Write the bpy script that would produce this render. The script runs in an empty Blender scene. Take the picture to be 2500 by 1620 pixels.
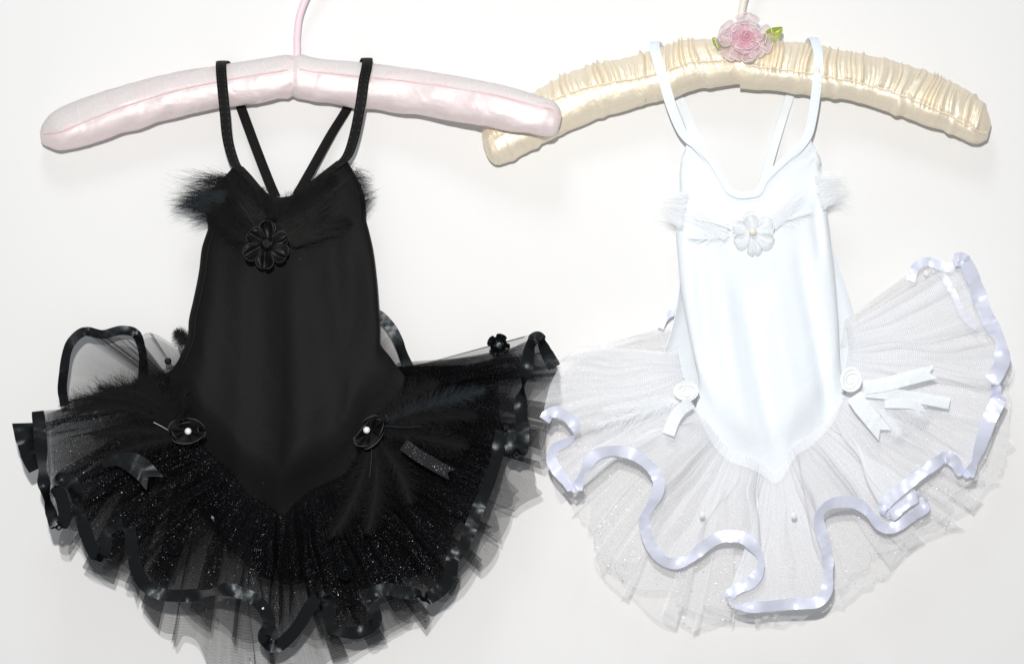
import bpy, math, random
import numpy as np
from mathutils import Vector
PI = math.pi
sc = bpy.context.scene
col = sc.collection

# ------------------------------------------------------------------ scale
S = 0.00032          # metres per photograph pixel on the wall plane
D = 1.30             # camera to wall
def P(px, py, d):
    """point standing d (in wall pixels) off the wall that is seen at (px, py)"""
    d = d * S
    f = (D - d) / D
    return ((px - 1250) * S * f, -d, (810 - py) * S * f)

# ------------------------------------------------------------------ camera
cam = bpy.data.cameras.new('camera'); co = bpy.data.objects.new('camera', cam); col.objects.link(co)
co.location = (0, -D, 0); co.rotation_euler = (PI / 2, 0, 0)
cam.sensor_width = 36; cam.lens = 36 * D / (2500 * S); cam.clip_end = 50; cam.clip_start = 0.01
sc.camera = co

# ------------------------------------------------------------------ light: flash above the lens, soft room light
w = bpy.data.worlds.new('World'); sc.world = w; w.use_nodes = True
bg = w.node_tree.nodes['Background']; bg.inputs[0].default_value = (0.93, 0.96, 1.0, 1); bg.inputs[1].default_value = 0.31

def lamp(name, loc, target, size, power, color, shape='DISK'):
    l = bpy.data.lights.new(name, 'AREA'); l.shape = shape; l.size = size; l.energy = power; l.color = color
    o = bpy.data.objects.new(name, l); col.objects.link(o); o.location = loc
    v = Vector(target) - Vector(loc)
    o.rotation_euler = v.to_track_quat('-Z', 'Y').to_euler()
    return o
lamp('camera_flash', (-0.035, -D - 0.02, 0.19), (0.02, 0, -0.12), 0.03, 14.2, (1.0, 0.98, 0.95))
lamp('room_light', (-0.15, -1.0, 1.35), (0.05, 0, 0.0), 0.45, 4.6, (0.84, 0.92, 1.0))

sc.view_settings.view_transform = 'Standard'; sc.view_settings.look = 'None'
sc.view_settings.exposure = 0.04; sc.view_settings.gamma = 1.0
sc.render.engine = 'CYCLES'
sc.cycles.transparent_max_bounces = 64; sc.cycles.max_bounces = 10; sc.cycles.use_denoising = True
sc.cycles.sample_clamp_indirect = 6

# ------------------------------------------------------------------ helpers
def tag(o, label=None, cat=None, group=None, kind=None):
    if label: o['label'] = label
    if cat: o['category'] = cat
    if group: o['group'] = group
    if kind: o['kind'] = kind
    return o
def empty(name, p, label, cat):
    o = bpy.data.objects.new(name, None); col.objects.link(o); o.empty_display_size = 0.02
    return tag(o, label, cat)
def mesh(name, verts, faces, mat, parent=None, uvs=None, smooth=True, solid=0.0, label=None):
    me = bpy.data.meshes.new(name)
    me.from_pydata([tuple(map(float, v)) for v in verts], [], [tuple(int(i) for i in f) for f in faces])
    if smooth: me.polygons.foreach_set('use_smooth', [True] * len(me.polygons))
    if uvs is not None:
        ul = me.uv_layers.new(name='UVMap')
        idx = np.empty(len(me.loops), dtype=np.int32); me.loops.foreach_get('vertex_index', idx)
        ul.data.foreach_set('uv', np.asarray(uvs, dtype=np.float32)[idx].ravel())
    me.materials.append(mat); me.update()
    o = bpy.data.objects.new(name, me); col.objects.link(o)
    if parent is not None: o.parent = parent
    if solid:
        m = o.modifiers.new('thickness', 'SOLIDIFY'); m.thickness = solid; m.offset = 0
        e = o.modifiers.new('crisp_edge', 'EDGE_SPLIT'); e.split_angle = math.radians(50)
    if label: o['label'] = label
    return o
def grid_faces(nu, nv, wrap=False, off=0):
    f = []
    for i in range(nu - 1):
        for j in range(nv - 1 if not wrap else nv):
            a = off + i * nv + j; b = off + i * nv + (j + 1) % nv
            f.append((a, b, b + nv, a + nv))
    return f
class SN:
    """smooth 1-D noise, about -1..1"""
    def __init__(s, seed, f0, f1, n=9):
        r = random.Random(seed); s.t = []
        for i in range(n):
            s.t.append((f0 * (f1 / f0) ** (i / max(1, n - 1)) * r.uniform(.85, 1.15), r.uniform(0, 2 * PI), r.uniform(.6, 1)))
        s.k = 1.0 / math.sqrt(sum(a[2] ** 2 for a in s.t) / 2) / 1.6
    def __call__(s, x): return s.k * sum(a * math.sin(2 * PI * f * x + p) for f, p, a in s.t)
def sstep(a, b, x):
    t = min(1, max(0, (x - a) / (b - a))); return t * t * (3 - 2 * t)
def crom(pts, n, chord=True):
    """n points on a centripetal-like Catmull-Rom curve through pts (tuples of any length)"""
    p = np.array(pts, dtype=float)
    p = np.vstack([2 * p[0] - p[1], p, 2 * p[-1] - p[-2]])
    seg = np.linalg.norm(np.diff(p[1:-1, :2], axis=0), axis=1) if chord else np.ones(len(pts) - 1)
    seg = np.maximum(seg, 1e-6); cum = np.concatenate([[0], np.cumsum(seg)])
    out = []
    for s in np.linspace(0, cum[-1], n):
        i = min(len(seg) - 1, max(0, int(np.searchsorted(cum, s, side='right') - 1)))
        t = (s - cum[i]) / seg[i]
        p0, p1, p2, p3 = p[i:i + 4]
        m1 = (p2 - p0) * .5; m2 = (p3 - p1) * .5
        L = seg[i]
        for m, q in ((m1, 0), (m2, 0)):
            k = np.linalg.norm(m[:2])
            if chord and k > L * 1.1: m *= L * 1.1 / k
        t2, t3 = t * t, t ** 3
        out.append((2 * t3 - 3 * t2 + 1) * p1 + (t3 - 2 * t2 + t) * m1 + (-2 * t3 + 3 * t2) * p2 + (t3 - t2) * m2)
    return np.array(out)
def lin(pts, n):
    p = np.array(pts, dtype=float)
    seg = np.linalg.norm(np.diff(p[:, :2], axis=0), axis=1); cum = np.concatenate([[0], np.cumsum(seg)])
    s = np.linspace(0, cum[-1], n)
    return np.stack([np.interp(s, cum, p[:, k]) for k in range(p.shape[1])], 1)

# ------------------------------------------------------------------ materials
def newmat(name):
    m = bpy.data.materials.new(name); m.use_nodes = True
    nt = m.node_tree; nt.nodes.clear()
    out = nt.nodes.new('ShaderNodeOutputMaterial')
    return m, nt, out
def N(nt, typ, **kw):
    n = nt.nodes.new(typ)
    for k, v in kw.items():
        if k.startswith('i_'):
            key = k[2:]; key = int(key) if key.isdigit() else key.replace('_', ' ')
            n.inputs[key].default_value = v
        else: setattr(n, k, v)
    return n
def rgb(c): return (c[0], c[1], c[2], 1)
def math_n(nt, op, a, b=None, clamp=False):
    n = nt.nodes.new('ShaderNodeMath'); n.operation = op; n.use_clamp = clamp
    for i, v in enumerate((a, b)):
        if v is None: continue
        if isinstance(v, (int, float)): n.inputs[i].default_value = v
        else: nt.links.new(v, n.inputs[i])
    return n.outputs[0]
def plain(name, c, rough=.5, spec=.5, metal=0, sheen=0, coat=0, bump=None, trans=0, aniso=0, var=0.0, varscale=60, ior=1.45):
    m, nt, out = newmat(name)
    b = N(nt, 'ShaderNodeBsdfPrincipled'); nt.links.new(b.outputs[0], out.inputs[0])
    b.inputs['Base Color'].default_value = rgb(c); b.inputs['Roughness'].default_value = rough
    b.inputs['Specular IOR Level'].default_value = spec; b.inputs['Metallic'].default_value = metal
    b.inputs['Sheen Weight'].default_value = sheen; b.inputs['Coat Weight'].default_value = coat
    b.inputs['Transmission Weight'].default_value = trans; b.inputs['IOR'].default_value = ior
    b.inputs['Anisotropic'].default_value = aniso
    tc = N(nt, 'ShaderNodeTexCoord')
    if var:
        ns = N(nt, 'ShaderNodeTexNoise', i_Scale=varscale, i_Detail=4.0); nt.links.new(tc.outputs['Object'], ns.inputs['Vector'])
        mx = N(nt, 'ShaderNodeMix', data_type='RGBA')
        nt.links.new(ns.outputs[0], mx.inputs[0])
        mx.inputs[6].default_value = rgb([x * (1 - var) for x in c]); mx.inputs[7].default_value = rgb([min(1, x * (1 + var)) for x in c])
        nt.links.new(mx.outputs[2], b.inputs['Base Color'])
    if bump:
        sc_, st, di = bump
        ns = N(nt, 'ShaderNodeTexNoise', i_Scale=sc_, i_Detail=3.0); nt.links.new(tc.outputs['Object'], ns.inputs['Vector'])
        bp = N(nt, 'ShaderNodeBump', i_Strength=st, i_Distance=di); nt.links.new(ns.outputs[0], bp.inputs['Height'])
        nt.links.new(bp.outputs[0], b.inputs['Normal'])
    return m
def knit(name, c, rib=900.0, rough=.9, sheen=.15, depth=.00012, spec=.2):
    """fine vertical-rib jersey"""
    m, nt, out = newmat(name)
    b = N(nt, 'ShaderNodeBsdfPrincipled'); nt.links.new(b.outputs[0], out.inputs[0])
    b.inputs['Roughness'].default_value = rough; b.inputs['Specular IOR Level'].default_value = spec
    b.inputs['Sheen Weight'].default_value = sheen; b.inputs['Sheen Roughness'].default_value = .5
    tc = N(nt, 'ShaderNodeTexCoord')
    mp = N(nt, 'ShaderNodeMapping'); mp.inputs['Scale'].default_value = (rib, rib, rib * .25); nt.links.new(tc.outputs['Object'], mp.inputs[0])
    ns = N(nt, 'ShaderNodeTexNoise', i_Scale=1.0, i_Detail=3.0); nt.links.new(mp.outputs[0], ns.inputs['Vector'])
    n2 = N(nt, 'ShaderNodeTexNoise', i_Scale=26.0, i_Detail=4.0); nt.links.new(tc.outputs['Object'], n2.inputs['Vector'])
    s = math_n(nt, 'ADD', math_n(nt, 'MULTIPLY', ns.outputs[0], .6), math_n(nt, 'MULTIPLY', n2.outputs[0], .4))
    mx = N(nt, 'ShaderNodeMix', data_type='RGBA'); nt.links.new(s, mx.inputs[0])
    v = .35 if c[0] < .2 else .05
    mx.inputs[6].default_value = rgb([x * (1 - v) for x in c]); mx.inputs[7].default_value = rgb([min(1, x * (1 + v)) for x in c])
    vo = N(nt, 'ShaderNodeTexVoronoi', i_Scale=48.0); nt.links.new(tc.outputs['Object'], vo.inputs['Vector'])
    lint = math_n(nt, 'LESS_THAN', vo.outputs['Distance'], .022)
    ml = N(nt, 'ShaderNodeMix', data_type='RGBA'); nt.links.new(lint, ml.inputs[0]); nt.links.new(mx.outputs[2], ml.inputs[6]); ml.inputs[7].default_value = rgb([min(.9, x + .05) for x in c])
    nt.links.new(ml.outputs[2], b.inputs['Base Color'])
    n3 = N(nt, 'ShaderNodeTexNoise', i_Scale=42.0, i_Detail=3.0, i_Distortion=.8); nt.links.new(tc.outputs['Object'], n3.inputs['Vector'])
    bq = N(nt, 'ShaderNodeBump', i_Strength=.22, i_Distance=.004); nt.links.new(n3.outputs[0], bq.inputs['Height'])
    bp = N(nt, 'ShaderNodeBump', i_Strength=.5, i_Distance=depth); nt.links.new(ns.outputs[0], bp.inputs['Height']); nt.links.new(bq.outputs[0], bp.inputs['Normal'])
    nt.links.new(bp.outputs[0], b.inputs['Normal'])
    return m
def satin(name, c, rough=.3, spec=.6, tint=None, thread=2600.0, grain=.25, sheen=0.0, metal=0.0):
    """woven satin: sharp thread grain breaks the highlight up"""
    m, nt, out = newmat(name)
    b = N(nt, 'ShaderNodeBsdfPrincipled'); nt.links.new(b.outputs[0], out.inputs[0])
    b.inputs['Base Color'].default_value = rgb(c); b.inputs['Roughness'].default_value = rough
    b.inputs['Specular IOR Level'].default_value = spec; b.inputs['Sheen Weight'].default_value = sheen; b.inputs['Metallic'].default_value = metal
    if tint: b.inputs['Specular Tint'].default_value = rgb(tint)
    tc = N(nt, 'ShaderNodeTexCoord')
    ns = N(nt, 'ShaderNodeTexNoise', i_Scale=thread, i_Detail=2.0); nt.links.new(tc.outputs['Object'], ns.inputs['Vector'])
    n2 = N(nt, 'ShaderNodeTexNoise', i_Scale=70.0, i_Detail=3.0); nt.links.new(tc.outputs['Object'], n2.inputs['Vector'])
    hh = math_n(nt, 'ADD', math_n(nt, 'MULTIPLY', ns.outputs[0], .12), n2.outputs[0])
    bp = N(nt, 'ShaderNodeBump', i_Strength=grain, i_Distance=.0012); nt.links.new(hh, bp.inputs['Height'])
    nt.links.new(bp.outputs[0], b.inputs['Normal'])
    nt.links.new(math_n(nt, 'ADD', math_n(nt, 'MULTIPLY', ns.outputs[0], .25), rough - .12), b.inputs['Roughness'])
    return m
def pad_satin(name, c, tint, crease=.5, cu=4.0, grain=.5, rb=.2, metal=.3):
    """satin over padding: cross creases along the arm (UV u in pixels/100, v round it) and a gritty thread sparkle"""
    m, nt, out = newmat(name)
    b = N(nt, 'ShaderNodeBsdfPrincipled'); nt.links.new(b.outputs[0], out.inputs[0])
    b.inputs['Metallic'].default_value = metal; b.inputs['Base Color'].default_value = rgb(c); b.inputs['Specular IOR Level'].default_value = 1.0; b.inputs['Specular Tint'].default_value = rgb(tint)
    uv = N(nt, 'ShaderNodeUVMap', uv_map='UVMap'); tc = N(nt, 'ShaderNodeTexCoord')
    mp = N(nt, 'ShaderNodeMapping'); mp.inputs['Scale'].default_value = (cu, 5.0, 1); nt.links.new(uv.outputs[0], mp.inputs[0])
    n1 = N(nt, 'ShaderNodeTexNoise', i_Scale=1.0, i_Detail=3.0, i_Roughness=.55, i_Distortion=.6); nt.links.new(mp.outputs[0], n1.inputs['Vector'])
    mp2 = N(nt, 'ShaderNodeMapping'); mp2.inputs['Scale'].default_value = (1.1, 7.0, 1); nt.links.new(uv.outputs[0], mp2.inputs[0])
    n2 = N(nt, 'ShaderNodeTexNoise', i_Scale=1.0, i_Detail=2.0); nt.links.new(mp2.outputs[0], n2.inputs['Vector'])
    ng = N(nt, 'ShaderNodeTexNoise', i_Scale=1900.0, i_Detail=2.0); nt.links.new(tc.outputs['Object'], ng.inputs['Vector'])
    b1 = N(nt, 'ShaderNodeBump', i_Strength=crease, i_Distance=.006)
    nt.links.new(math_n(nt, 'ADD', n1.outputs[0], math_n(nt, 'MULTIPLY', n2.outputs[0], .8)), b1.inputs['Height'])
    b2 = N(nt, 'ShaderNodeBump', i_Strength=grain, i_Distance=.0004); nt.links.new(ng.outputs[0], b2.inputs['Height']); nt.links.new(b1.outputs[0], b2.inputs['Normal'])
    nt.links.new(b2.outputs[0], b.inputs['Normal'])
    nt.links.new(math_n(nt, 'ADD', math_n(nt, 'MULTIPLY', ng.outputs[0], .3), rb), b.inputs['Roughness'])
    return m
def tulle(name, c, alpha, glit=.5, glitcol=(.9, .9, .92), cell=6.5, translu=.35, contrast=.5, rad=.24, soft=False, gather=1.1):
    """net: partly open weave with metallic glitter flecks. UV: u round the hem, v from waist to hem, in pixels/100"""
    m, nt, out = newmat(name)
    uv = N(nt, 'ShaderNodeUVMap', uv_map='UVMap')
    mp = N(nt, 'ShaderNodeMapping'); mp.inputs['Scale'].default_value = (3.0, 16.0, 1); nt.links.new(uv.outputs[0], mp.inputs[0])
    n1 = N(nt, 'ShaderNodeTexNoise', i_Scale=1.6, i_Detail=4.0, i_Roughness=.7); nt.links.new(mp.outputs[0], n1.inputs['Vector'])
    mp2 = N(nt, 'ShaderNodeMapping'); mp2.inputs['Scale'].default_value = (9.0, .55, 1); nt.links.new(uv.outputs[0], mp2.inputs[0])
    n2 = N(nt, 'ShaderNodeTexNoise', i_Scale=1.0, i_Detail=4.0, i_Roughness=.65); nt.links.new(mp2.outputs[0], n2.inputs['Vector'])
    # net rows
    sp = N(nt, 'ShaderNodeSeparateXYZ'); nt.links.new(uv.outputs[0], sp.inputs[0])
    rows = math_n(nt, 'SINE', math_n(nt, 'MULTIPLY', math_n(nt, 'ADD', sp.outputs[1], math_n(nt, 'MULTIPLY', n2.outputs[0], .12)), 2 * PI * 100 / 5.2))
    a = math_n(nt, 'ADD', math_n(nt, 'MULTIPLY', math_n(nt, 'SUBTRACT', n1.outputs[0], .5), contrast * 1.2), math_n(nt, 'MULTIPLY', math_n(nt, 'SUBTRACT', n2.outputs[0], .5), contrast * 1.6))
    a = math_n(nt, 'ADD', math_n(nt, 'ADD', a, math_n(nt, 'MULTIPLY', rows, .12)), 1.0)
    # the cloth is gathered at the waist, so the weave is denser there
    a = math_n(nt, 'MULTIPLY', a, math_n(nt, 'ADD', math_n(nt, 'MULTIPLY', math_n(nt, 'SUBTRACT', 1.0, math_n(nt, 'DIVIDE', sp.outputs[1], 3.6), clamp=True), gather), 1.0))
    a = math_n(nt, 'MULTIPLY', a, alpha, clamp=True)
    tr = N(nt, 'ShaderNodeBsdfTransparent'); df = N(nt, 'ShaderNodeBsdfDiffuse', i_Color=rgb(c)); tl = N(nt, 'ShaderNodeBsdfTranslucent', i_Color=rgb(c))
    fb = N(nt, 'ShaderNodeMixShader'); fb.inputs[0].default_value = translu
    nt.links.new(df.outputs[0], fb.inputs[1]); nt.links.new(tl.outputs[0], fb.inputs[2])
    mx = N(nt, 'ShaderNodeMixShader'); nt.links.new(a, mx.inputs[0]); nt.links.new(tr.outputs[0], mx.inputs[1]); nt.links.new(fb.outputs[0], mx.inputs[2])
    last = mx
    if glit > 0:
        vo = N(nt, 'ShaderNodeTexVoronoi', voronoi_dimensions='2D', i_Scale=100.0 / cell); nt.links.new(uv.outputs[0], vo.inputs['Vector'])
        sc_ = N(nt, 'ShaderNodeSeparateColor'); nt.links.new(vo.outputs['Color'], sc_.inputs[0])
        dens = math_n(nt, 'ADD', math_n(nt, 'MULTIPLY', math_n(nt, 'SUBTRACT', n2.outputs[0], .5), 1.5), glit)
        on = math_n(nt, 'LESS_THAN', sc_.outputs[0], dens)
        r_ = math_n(nt, 'MULTIPLY', math_n(nt, 'ADD', sc_.outputs[1], .35), rad)
        on = math_n(nt, 'MULTIPLY', on, math_n(nt, 'LESS_THAN', vo.outputs['Distance'], r_))
        ge = N(nt, 'ShaderNodeNewGeometry')
        vs = N(nt, 'ShaderNodeVectorMath', operation='SUBTRACT'); nt.links.new(vo.outputs['Color'], vs.inputs[0]); vs.inputs[1].default_value = (.5, .5, .5)
        vm = N(nt, 'ShaderNodeVectorMath', operation='SCALE'); nt.links.new(vs.outputs[0], vm.inputs[0]); vm.inputs['Scale'].default_value = 1.1
        va = N(nt, 'ShaderNodeVectorMath', operation='ADD'); nt.links.new(ge.outputs['Normal'], va.inputs[0]); nt.links.new(vm.outputs[0], va.inputs[1])
        vn = N(nt, 'ShaderNodeVectorMath', operation='NORMALIZE'); nt.links.new(va.outputs[0], vn.inputs[0])
        gl = N(nt, 'ShaderNodeBsdfGlossy', i_Color=rgb(glitcol), i_Roughness=.42); nt.links.new(vn.outputs[0], gl.inputs['Normal'])
        if soft:   # pale flecks: part of each is matt
            dfl = N(nt, 'ShaderNodeBsdfDiffuse', i_Color=rgb(glitcol)); gm = N(nt, 'ShaderNodeMixShader'); gm.inputs[0].default_value = .55
            nt.links.new(gl.outputs[0], gm.inputs[1]); nt.links.new(dfl.outputs[0], gm.inputs[2]); gl = gm
        m2 = N(nt, 'ShaderNodeMixShader'); nt.links.new(on, m2.inputs[0]); nt.links.new(mx.outputs[0], m2.inputs[1]); nt.links.new(gl.outputs[0], m2.inputs[2])
        last = m2
    nt.links.new(last.outputs[0], out.inputs[0])
    return m
def sheer(name, c, alpha, rough=.3, spec=.5, translu=.4):
    m, nt, out = newmat(name)
    tr = N(nt, 'ShaderNodeBsdfTransparent'); b = N(nt, 'ShaderNodeBsdfPrincipled', i_Base_Color=rgb(c), i_Roughness=rough); b.inputs['Specular IOR Level'].default_value = spec
    tl = N(nt, 'ShaderNodeBsdfTranslucent', i_Color=rgb(c))
    f = N(nt, 'ShaderNodeMixShader'); f.inputs[0].default_value = translu; nt.links.new(b.outputs[0], f.inputs[1]); nt.links.new(tl.outputs[0], f.inputs[2])
    tc = N(nt, 'ShaderNodeTexCoord'); ns = N(nt, 'ShaderNodeTexNoise', i_Scale=1800.0, i_Detail=2.0); nt.links.new(tc.outputs['Object'], ns.inputs['Vector'])
    a = math_n(nt, 'MULTIPLY', math_n(nt, 'ADD', ns.outputs[0], .5), alpha, clamp=True)
    mx = N(nt, 'ShaderNodeMixShader'); nt.links.new(a, mx.inputs[0]); nt.links.new(tr.outputs[0], mx.inputs[1]); nt.links.new(f.outputs[0], mx.inputs[2])
    nt.links.new(mx.outputs[0], out.inputs[0]); return m
def lace(name, c):
    """fine net with woven petal outlines; UV in pixels/100"""
    m, nt, out = newmat(name)
    uv = N(nt, 'ShaderNodeUVMap', uv_map='UVMap')
    ds = N(nt, 'ShaderNodeTexNoise', i_Scale=3.0, i_Detail=2.0); nt.links.new(uv.outputs[0], ds.inputs['Vector'])
    vm = N(nt, 'ShaderNodeVectorMath', operation='SCALE'); nt.links.new(ds.outputs['Color'], vm.inputs[0]); vm.inputs['Scale'].default_value = .25
    va = N(nt, 'ShaderNodeVectorMath', operation='ADD'); nt.links.new(uv.outputs[0], va.inputs[0]); nt.links.new(vm.outputs[0], va.inputs[1])
    vo = N(nt, 'ShaderNodeTexVoronoi', voronoi_dimensions='2D', feature='DISTANCE_TO_EDGE', i_Scale=2.6); nt.links.new(va.outputs[0], vo.inputs['Vector'])
    vc = N(nt, 'ShaderNodeTexVoronoi', voronoi_dimensions='2D', i_Scale=2.6); nt.links.new(va.outputs[0], vc.inputs['Vector'])
    s2 = N(nt, 'ShaderNodeSeparateColor'); nt.links.new(vc.outputs['Color'], s2.inputs[0])
    edge = math_n(nt, 'LESS_THAN', vo.outputs['Distance'], .045)
    fill = math_n(nt, 'MULTIPLY', math_n(nt, 'GREATER_THAN', s2.outputs[0], .45), .22)
    a = math_n(nt, 'ADD', math_n(nt, 'ADD', math_n(nt, 'MULTIPLY', edge, .07), fill), .38, clamp=True)
    tr = N(nt, 'ShaderNodeBsdfTransparent'); df = N(nt, 'ShaderNodeBsdfDiffuse', i_Color=rgb(c))
    mx = N(nt, 'ShaderNodeMixShader'); nt.links.new(a, mx.inputs[0]); nt.links.new(tr.outputs[0], mx.inputs[1]); nt.links.new(df.outputs[0], mx.inputs[2])
    nt.links.new(mx.outputs[0], out.inputs[0]); return m

M = {}
M['wall'] = plain('wall_paint', (.81, .805, .80), .75, .2, bump=(260, .16, .0006), var=.015, varscale=4)
M['black_knit'] = knit('black_jersey', (.0048, .0048, .0050), rough=.62, sheen=.02, spec=.11)
M['white_knit'] = knit('white_jersey', (.80, .845, .885), sheen=.05)
M['black_satin'] = satin('black_satin', (.0035, .004, .0045), .30, .34, (.85, .94, 1), grain=.6)
M['white_satin'] = satin('white_satin', (.80, .83, .97), .33, 1.0, grain=.3, metal=.25)
M['white_satin2'] = None
M['black_net'] = tulle('black_glitter_net', (.008, .008, .009), .36, gather=.9, glit=.30, glitcol=(.36, .37, .40), rad=.15, cell=3.6, contrast=.8)
M['black_net_sheer'] = tulle('black_sheer_net', (.012, .012, .013), .36, gather=.8, glit=.03, contrast=.5, glitcol=(.5, .5, .54), rad=.16)
M['black_net_loop'] = tulle('black_loop_net', (.014, .014, .015), .30, glit=.0, contrast=.3)
M['black_lining'] = tulle('black_lining_net', (.006, .006, .007), .70, glit=.04, contrast=.2, glitcol=(.5, .5, .54), rad=.16)
M['white_net'] = tulle('white_glitter_net', (.945, .955, .985), .36, gather=.7, glit=.26, glitcol=(1, .98, .97), translu=.10, rad=.16, cell=4.0, contrast=.4, soft=True)
M['white_net_sheer'] = tulle('white_sheer_net', (.92, .91, .92), .20, gather=.7, glit=.12, glitcol=(1, .97, .94), translu=.10, rad=.17, cell=5.5, soft=True)
M['pink_satin'] = pad_satin('pink_satin', (.87, .75, .745), (1, .97, .97), .20, 1.2, rb=.24, metal=.20)
M['pink_lace'] = lace('white_lace', (.84, .82, .81))
M['cream_satin'] = pad_satin('cream_satin', (.85, .755, .595), (1, .97, .92), .36, 2.0, rb=.22, metal=.26)
M['pink_thread'] = plain('pink_thread', (.80, .58, .60), .7)
M['cream_thread'] = plain('cream_thread', (.84, .76, .60), .6)
M['pink_plastic'] = plain('pink_plastic_tube', (.87, .67, .73), .22, .5)
M['cream_plastic'] = plain('cream_plastic_tube', (.78, .74, .66), .3, .5)
M['black_thread'] = plain('black_thread', (.018, .018, .018), .6)
M['white_thread'] = plain('white_thread', (.70, .74, .80), .6)
M['metal'] = plain('hook_metal', (.5, .5, .52), .3, metal=1)
M['organza_pink'] = sheer('pink_organza', (.95, .74, .80), .85, .35, translu=.55)
M['organza_pale'] = sheer('pale_organza', (.94, .83, .86), .68, .3, translu=.5)
M['organza_edge'] = plain('organza_edge', (.93, .86, .88), .4)
M['leaf'] = satin('green_satin', (.30, .36, .035), .3, .6, grain=.15)
M['black_feather'] = plain('black_feather', (.0058, .0057, .006), .65, .12)
M['brown_feather'] = plain('brown_black_feather', (.0095, .0088, .0085), .6, .16)
M['grey_feather'] = plain('slate_feather', (.013, .018, .022), .6, .15)
M['white_feather'] = sheer('white_down', (.92, .935, .96), .5, .7, .1, .08)
M['quill'] = plain('pale_quill', (.5, .5, .5), .4)
M['black_organza'] = satin('black_organza', (.006, .006, .0065), .45, .28, grain=1.0, thread=1500.0)
M['black_edge'] = plain('black_petal_edge', (.045, .044, .042), .5)
M['clear_organza'] = sheer('clear_organza', (.93, .95, .96), .42, .25, .6, .05)
M['white_edge'] = plain('white_petal_edge', (.90, .92, .92), .5)
M['white_satin2'] = sheer('white_organza_tail', (.91, .945, .97), .66, .5, .3, .04)
M['rose_white'] = plain('white_rose_ribbon', (.90, .92, .92), .5, .4)
M['gem'] = plain('crystal', (.9, .92, .93), .08, 1.0, metal=.1, coat=1.0)
M['black_gem'] = plain('black_crystal', (.004, .004, .005), .06, .8)
M['pearl'] = plain('pearl', (.86, .80, .70), .22, .6, coat=.5)
M['grey_tail'] = tulle('grey_glitter_ribbon', (.034, .033, .036), .95, glit=.35, cell=5, contrast=.2, rad=.16, gather=0)

# ------------------------------------------------------------------ setting
def box(name, x0, x1, y0, y1, z0, z1, mat):
    v = [(x0, y0, z0), (x1, y0, z0), (x1, y1, z0), (x0, y1, z0), (x0, y0, z1), (x1, y0, z1), (x1, y1, z1), (x0, y1, z1)]
    f = [(0, 1, 5, 4), (1, 2, 6, 5), (2, 3, 7, 6), (3, 0, 4, 7), (4, 5, 6, 7), (3, 2, 1, 0)]
    return mesh(name, v, f, mat, smooth=False)
tag(box('wall', -2.2, 2.2, 0, .1, -1.5, 1.6, M['wall']), kind='structure')['label'] = 'plain smooth white painted wall behind the costumes'

# ------------------------------------------------------------------ generic shapes
def tube(name, pts, r, mat, parent, n=120, k=14, label=None, rfun=None):
    c = crom(pts, n); q = np.array([P(*x[:3]) for x in c])
    T = np.gradient(q, axis=0); T /= np.linalg.norm(T, axis=1)[:, None]
    up = np.array([0, -1.0, 0]); V = []
    for i in range(n):
        a = np.cross(T[i], up); a /= np.linalg.norm(a) + 1e-9; b = np.cross(a, T[i])
        rr = r * S * (rfun(i / (n - 1)) if rfun else 1)
        for j in range(k):
            t = 2 * PI * j / k; V.append(q[i] + rr * (a * math.cos(t) + b * math.sin(t)))
    F = grid_faces(n, k, True)
    F.append(tuple(range(k))); F.append(tuple(range((n - 1) * k, n * k))[::-1])
    return mesh(name, V, F, mat, parent, label=label)

def coons(top, bot, left, right, nu, nv):
    T = lin(top, nu); B = lin(bot, nu); L = crom(left, nv); R = crom(right, nv)
    u = np.linspace(0, 1, nu)[:, None, None]; v = np.linspace(0, 1, nv)[None, :, None]
    A = (1 - v) * T[:, None, :2] + v * B[:, None, :2] + (1 - u) * L[None, :, :2] + u * R[None, :, :2]
    A -= (1 - u) * (1 - v) * T[0, :2] + u * (1 - v) * T[-1, :2] + (1 - u) * v * B[0, :2] + u * v * B[-1, :2]
    return A
def smooth_line(pts, n=200): return [tuple(x) for x in crom(pts, n)]

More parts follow.
